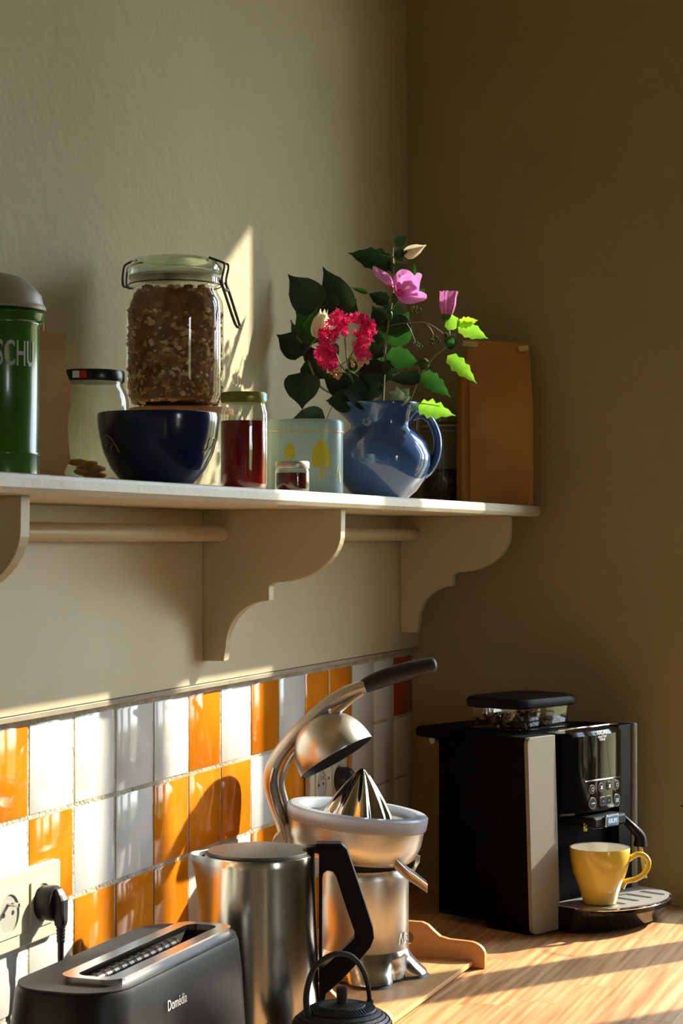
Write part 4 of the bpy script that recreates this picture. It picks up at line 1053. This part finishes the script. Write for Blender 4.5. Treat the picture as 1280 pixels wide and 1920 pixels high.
# --- coffee machine
P0 = on_z(999, 1752, .906); P0.z = .9006
ang_m = math.atan2(-.387, .92)
t = thing('coffee_machine', 'black and silver espresso machine with bean hopper in the corner', 'coffee machine', P0, ang_m)
ca, sa = math.cos(ang_m), math.sin(ang_m)
EX = Vector((ca, sa, 0)); EY = Vector((-sa, ca, 0))
def mf(u, v, y=0):
    """point on the machine's front plane (offset y), machine coordinates"""
    d = ray(u, v); o_ = P0+EY*y; tt = (o_-CAM).dot(EY)/d.dot(EY); p = CAM+d*tt-P0
    return Vector((p.dot(EX), y, p.z))
W = .281; Hm = .303
cw0 = mf(1050, 1560).x-.001
def outl(x0, x1, y0, y1): return [(x0,y0),(x1,y0),(x1,y1),(x0,y1)]
b = bmesh.new()      # rear body, narrower to the back
loft(b, [[Vector((.002-.012*z/Hm,.0075,z)), Vector((cw0,.0075,z)), Vector((cw0,.037,z)), Vector((W-.004,.037,z)), Vector((W-.01,.10,z)), Vector((W-.105,.198,z)), Vector((.02,.198,z)), Vector((.004,.19,z))] for z in (.012, Hm-.003, Hm)])
obj('housing', b, 'machine_black', t, sm=False, bevel=.006)
b = bx(bmesh.new(), .012, W-.01, .012, .10, 0, .014); obj('foot_plate', b, 'machine_black', t, sm=False, bevel=.002)
# silver columns each side of the front
cw = mf(1050, 1560).x
b = bmesh.new()
pl = [(0,.030),(0,.008),(.004,.0),(cw-.002,-.002),(cw,.0),(cw,.030)]
col_o = [(0,0.012)]
b = bmesh.new()
outer = rrect(cw, Hm-.004, .010, 5, cw/2, (Hm)/2+.002)
outer = [(x_, z_) if x_ < cw/2 else (cw, z_) for x_, z_ in outer]
seen = []; 
for p_ in outer:
    if not seen or (abs(p_[0]-seen[-1][0])+abs(p_[1]-seen[-1][1])) > 1e-5: seen.append(p_)
prism(b, seen, 'y', .0, .007); bm_map(b, lambda c: Vector((c.x-.013*(c.z/Hm), c.y, c.z)))
obj('silver_column', b, 'panel_silver', t, sm=False, bevel=.0015)
b = bmesh.new(); bx(b, W-.012, W, 0, .034, .028, Hm+.004); obj('silver_column', b, 'panel_silver', t, sm=False, bevel=.004)
xs0, xs1 = cw+.0005, mf(1163, 1440).x
zpb = mf(1110, 1521).z
# inner black cheek between panel and right column
b = bmesh.new(); bx(b, xs1+.001, W-.0125, .004, .036, .028, Hm+.002); obj('cheek', b, 'black_plastic', t, sm=False, bevel=.001)
# glossy control panel, slightly bowed outward
b = bmesh.new(); rings = []
for z in (zpb, zpb+.004, Hm-.006, Hm+.0005):
    r0 = []
    for k in range(13):
        s_ = k/12; bow = .014*math.sin(PI*s_)**.7
        r0.append(Vector((xs0+(xs1-xs0)*s_, -.001-bow + (.004 if z < zpb+.002 or z > Hm-.002 else 0), z)))
    r0 += [Vector((xs1,.034,z)), Vector((xs0,.034,z))]
    rings.append(r0)
loft(b, rings); obj('control_panel', b, 'black_gloss', t, ang=30)
def bowy(x_): s_ = min(1,max(0,(x_-xs0)/(xs1-xs0))); return -.001-.014*math.sin(PI*s_)**.7
def onpanel(u, v, off=.0004):
    p = mf(u, v); 
    for _ in range(3): p = mf(u, v, bowy(p.x)-off)
    return p
# top bezel line, display lip
b = bmesh.new(); tube(b, [onpanel(1049,1371,0)+Vector((0,.003,.001))]+[onpanel(u, 1371-(u-1049)*.118, 0)+Vector((0,.003,.001)) for u in range(1060,1161,10)], .0014, 6); obj('top_trim', b, 'chrome', t)
b = bmesh.new(); tube(b, [onpanel(u, v) for u, v in ((1096,1466),(1110,1464),(1125,1462),(1140,1460),(1152,1458),(1161,1456))], .0014, 6); obj('display_lip', b, 'chrome', t)
b = bmesh.new()
dp_ = [(1093,1385,1162,1374),(1093,1462,1162,1452)]
D = [[onpanel(1093+(1161-1093)*k/8, (1394-(9*k/8)) if j else (1460-(9*k/8)), .0008) for k in range(9)] for j in (0,1)]
loft(b, D, False); obj('display', b, 'black_gloss', t)
def place_text(s, u, v, size, xs, mat, name, bold=.0002):
    p = onpanel(u, v, .0006); bb = text_bm(s, size, .0001, xs, 0, bold)
    def fn(c): 
        x_ = p.x+c.x; return Vector((x_, bowy(x_)-.0004-c.z, p.z+c.y))
    return obj(name, bm_map(bb, fn), mat, t, sm=False)
place_text('KRUPS', 1119, 1378, .0095, .98, 'white_print', 'brand_print')
place_text('QUATTRO', 1121, 1384, .0046, 1.1, 'white_print', 'brand_print', .0001)
place_text('FORCE', 1124, 1389, .0046, 1.1, 'white_print', 'brand_print', .0001)
def button(u, v, rw, rh, glyph, square=False):
    p = onpanel(u, v, .0005); b = bmesh.new()
    pts = rrect(2*rw, 2*rh, min(rw,rh)*(.3 if square else .99), 6)
    prism(b, [(p.x+x_, p.z+z_) for x_, z_ in pts], 'y', p.y-.0012, p.y+.006)
    o = obj('button', b, 'grey_print', t, sm=False)
    b = bmesh.new(); pts2 = rrect(2*rw*.88, 2*rh*.88, min(rw,rh)*(.26 if square else .87), 6)
    prism(b, [(p.x+x_, p.z+z_) for x_, z_ in pts2], 'y', p.y-.0016, p.y-.0010); obj('button_cap', b, 'black_plastic', o, sm=False)
    if glyph == 'ring':
        b = bmesh.new(); tube(b, [Vector((p.x+rw*.42*math.cos(a), p.y-.0018, p.z+rw*.42*math.sin(a))) for a in [2*PI*k/14 for k in range(15)]], .0004, 5, cap=False)
    elif glyph == 'bar':
        b = bmesh.new(); bx(b, p.x-rw*.5, p.x+rw*.5, p.y-.0020, p.y-.0016, p.z-.0005, p.z+.0005)
        prism(b, [(p.x+rw*.6, p.z), (p.x+rw*.2, p.z+.0016), (p.x+rw*.2, p.z-.0016)], 'y', p.y-.0020, p.y-.0016)
    elif glyph == 'cup':
        b = bmesh.new(); prism(b, [(p.x-rw*.4,p.z+.0022),(p.x+rw*.4,p.z+.0022),(p.x+rw*.2,p.z-.0004),(p.x+rw*.45,p.z-.0028),(p.x-rw*.45,p.z-.0028),(p.x-rw*.2,p.z-.0004)], 'y', p.y-.0020, p.y-.0016)
    elif glyph == 'lines':
        b = bmesh.new()
        for k in (-1,0,1): bx(b, p.x-rw*.5, p.x+rw*.5, p.y-.0020, p.y-.0016, p.z+k*.0022-.0004, p.z+k*.0022+.0004)
    else:
        b = bmesh.new(); bx(b, p.x-.0007, p.x+.0007, p.y-.0020, p.y-.0016, p.z-.0007, p.z+.0007)
    obj('glyph', b, 'white_print', o, sm=False)
button(1109,1480,.0068,.0072,'ring'); button(1126,1476,.0066,.0072,'cup'); button(1141,1473,.0066,.0072,'cup'); button(1155,1471,.0064,.0072,'ring')
button(1110,1506,.0088,.0092,'bar'); button(1129,1502,.0070,.0070,'dot',True); button(1140,1500,.0062,.0070,'dot',True); button(1155,1500,.0086,.0100,'lines')
# recess behind the cup, coffee outlet
b = bmesh.new(); bx(b, xs0, xs1+.01, .020, .036, .026, zpb); obj('recess_back', b, 'machine_black', t, sm=False)
nz0 = mf(1093, 1540, -.02); nz1 = mf(1160, 1528, -.02)
b = bmesh.new(); bx(b, mf(1100,1540,-.02).x, nz1.x, -.034, .02, mf(1130,1552,-.03).z, mf(1130,1530,-.03).z); obj('coffee_outlet', b, 'black_plastic', t, sm=False, bevel=.004)
p_ = mf(1146, 1538, -.036)
b = bmesh.new(); prism(b, rrect(.034, .019, .003, 4, p_.x, p_.z), 'y', -.038, -.034); bo_ = obj('badge', b, 'chrome', t, sm=False, bevel=.001)
b = bmesh.new(); prism(b, rrect(.029, .014, .002, 3, p_.x, p_.z), 'y', -.0386, -.0380); obj('badge_field', b, 'badge_blue', bo_, sm=False)
bb = text_bm('KRUPS', .0095, .0001, .85, 0, .0002); obj('badge_text', bm_map(bb, lambda c: Vector((p_.x-.0118+c.x, -.0388-c.z, p_.z-.0034+c.y))), 'white_print', bo_, sm=False)
for u, v in ((1097,1551),(1125,1546)):
    q_ = mf(u, v, -.015); b = bmesh.new(); tube(b, [q_+Vector((0,0,.006)), q_-Vector((0,0,.006))], .0032, 10, up=Vector((1,0,0))); obj('outlet_tube', b, 'tie_metal', t)
b = bmesh.new(); bx(b, mf(1090,1546,-.01).x, mf(1122,1546,-.01).x, -.02, .02, mf(1100,1546,-.02).z-.004, mf(1100,1546,-.02).z); obj('outlet_bridge', b, 'chrome', t, sm=False, bevel=.001)
# steam wand
b = bmesh.new(); w0 = mf(1164,1530,-.012); w1 = mf(1186,1552,-.030); w2 = mf(1199,1568,-.032); w3 = mf(1200,1586,-.032)
tube(b, catmull([w0, w1, w2, w3], 5), [.005+.006*i/15 for i in range(16)], 12); obj('steam_arm', b, 'black_plastic', t)
b = bmesh.new(); tube(b, [w3, mf(1206,1625,-.032), mf(1209,1646,-.032)], .0032, 10); obj('steam_nozzle', b, 'tie_metal', t)
# drip tray: half round, standing proud of the front
zt_ = on_z(1125, 1692, 0); 
HTR = .0405
def tray_o(k, e=0):
    out = []
    for i in range(21):
        a = PI*i/20; out.append((xs0-.006+(W+.012-xs0)*(1-math.cos(a))/2*1.0, (-.102-e)*math.sin(a)**.62*k))
    return out
b = bmesh.new()
def tr_ring(k, z, yb=.02): 
    o_ = tray_o(k); return [Vector((x_, y_, z)) for x_, y_ in o_]+[Vector((W+.004,yb,z)), Vector((xs0,yb,z))]
loft(b, [tr_ring(.55,.002), tr_ring(.72,.004), tr_ring(.84,.020), tr_ring(.99,.030), tr_ring(1.0,HTR-.003), tr_ring(.99,HTR-.001)]); obj('drip_tray', b, 'black_gloss', t, ang=30)
b = bmesh.new(); o_ = tray_o(1.0); tube(b, [Vector((x_, y_, HTR-.0015)) for x_, y_ in o_[1:-1]], .0018, 8, up=Vector((0,0,1))); obj('tray_rim', b, 'chrome', t)
b = bmesh.new(); loft(b, [tr_ring(.93, HTR-.0012, .015), tr_ring(.93, HTR+.0002, .015)]); gr = obj('grate', b, 'dull_steel', t, sm=False)
for i in range(5):
    b = bmesh.new(); xx_ = xs0+.035+i*.036; prism(b, rrect(.012,.045,.005,4,xx_,-.048), 'z', HTR+.0001, HTR+.0004); obj('grate_slot', b, 'dark_inside', gr, sm=False)
# rear lid of the water tank
b = bmesh.new(); loft(b, [[Vector((-.010,.150,z)), Vector((W-.09,.150,z)), Vector((W-.12,yb,z)), Vector((.05-.01,yb,z)), Vector((.018,yb-.012,z))] for z, yb in ((Hm-.016,.262),(Hm-.002,.262),(Hm+.003,.215))])
bm_map(b, lambda c: Vector((c.x, c.y, c.z))); obj('tank_lid', b, 'machine_black', t, sm=False, bevel=.003)
b = bmesh.new(); tube(b, [Vector((.016,.214,Hm-.020)), Vector((.030,.214,Hm-.020))], .006, 12, up=Vector((0,0,1))); obj('tank_hinge', b, 'dull_steel', t)
# bean hopper
def hop(u, v, dd):
    return CAM + (FW + RT*((u-640)/F_PX) - UP*((v-960)/F_PX))*dd - P0
hc = hop(970, 1340, 3.09); hx, hy = hc.dot(EX), hc.dot(EY)
hx, hy = .112, .108
b = bmesh.new(); loft(b, [[Vector((x_, y_, z)) for x_, y_ in rrect(.158*k, .108*k, .030, 6, hx, hy)] for z, k in ((Hm+.0003,.94),(Hm+.036,1.0))], True, False, False)
obj('hopper_wall', b, 'glass', t)
b = bmesh.new(); loft(b, [[Vector((x_, y_, z)) for x_, y_ in rrect(.158*k, .108*k, .030, 6, hx, hy)] for z, k in ((Hm+.0005,.98),(Hm+.003,.98),(Hm+.0035,.95))]); obj('hopper_base', b, 'black_gloss', t)
b = bmesh.new(); loft(b, [[Vector((x_, y_, z)) for x_, y_ in rrect(.172*k, .122*k, .034, 7, hx, hy)] for z, k in ((Hm+.0365,.97),(Hm+.039,1.0),(Hm+.047,1.0),(Hm+.051,.97),(Hm+.053,.90))]); obj('hopper_lid', b, 'black_plastic', t)
b = bmesh.new()
for k in range(260):
    blob(b, (hx+random.uniform(-.064,.064), hy+random.uniform(-.042,.042), Hm+.006+random.uniform(0,.016)), .0045, 6, 4, .05, (1,.7,.5), 0, Matrix.Rotation(random.uniform(0,6),3,'X')@Matrix.Rotation(random.uniform(0,6),3,'Z'))
o = obj('coffee_beans', b, 'wood_dark', None); o.location = P0; o.rotation_euler = (0,0,ang_m); o['kind'] = 'stuff'; tag(o, 'dark roasted coffee beans inside the machine\'s hopper', 'coffee beans')
# --- yellow cup
cc = on_z(1124, 1693, P0.z+HTR+.0006)
fr = Frame(cc.x, cc.y, P0.z+HTR+.0006); S_ = fr.S
t = thing('coffee_cup', 'yellow coffee cup with white inside on the machine\'s drip tray', 'cup', fr.o, fr.rz)
rc_ = 57/S_; hc_ = fr.z(1588)
pp = [(rc_*.50,0),(rc_*.55,.001),(rc_*.56,.004),(rc_*.62,.014),(rc_*.74,.030),(rc_*.88,.048),(rc_*.97,.066),(rc_*1.0,hc_-.002),(rc_*.985,hc_)]
pi_ = [(rc_*.985,hc_),(rc_*.95,hc_-.001),(rc_*.92,.066),(rc_*.82,.046),(rc_*.60,.020),(.003,.010)]
b = lathe(pp, 64, True, False); lathe(pi_, 64, False, True, bm=b, mi=1); bmesh.ops.remove_doubles(b, verts=b.verts, dist=1e-5)
obj('body', b, ['yellow_cup','cup_white'], t)
b = bmesh.new(); hp2 = catmull([fr.p(1176,1612,-.004), fr.p(1190,1602,-.006), fr.p(1205,1602,-.008), fr.p(1214,1615,-.009), fr.p(1209,1632,-.009), fr.p(1192,1646,-.008), fr.p(1172,1652,-.005), fr.p(1165,1664,-.004)], 5)
tube(b, hp2, .0042, 12, flat=1.35); obj('handle', b, 'yellow_cup', t)
# --- potted plant on the window sill, its longest leaf reaching past the reveal
t = thing('potted_plant', 'dark leaved plant on the window sill, only a leaf tip in view', 'plant', (.045, -.93, OZ0+.0005))
obj('pot', lathe([(.032,0),(.036,.002),(.044,.07),(.047,.071),(.047,.084),(.043,.084),(.040,.072),(.004,.07)], 40), 'terracotta', t)
for k in range(11):
    a = 2*PI*k/11+.2; L_ = random.uniform(.10,.17); b0 = Vector((0,0,.07)); tp = Vector((-.35*abs(math.cos(a))*L_, math.sin(a)*L_*.9, .07+L_*.8))
    obj('leaf', leaf_bm(b0, tp, .032, Vector((-1,0,.6)), 0, .25, .25, 8), 'leaf_dark', t, ang=80)
tipw = on_x(1272, 1512, -.006)
b = bmesh.new(); A_ = Vector((0,0,.07)); T_ = Vector((tipw.x-.045, tipw.y+.93, tipw.z-OZ0)); 
tube(b, catmull([A_, Vector((-.02,.12,.19)), Vector((-.035,.28,.20)), T_+Vector((0,-.05,.008))], 6), .0016, 7, up=Vector((0,0,1))); obj('runner', b, 'stem_green', t)
obj('leaf', leaf_bm(T_+Vector((0,-.055,.008)), T_, .022, Vector((-1,0,.3)), 0, .1, .25, 8), 'leaf_dark', t, ang=80)
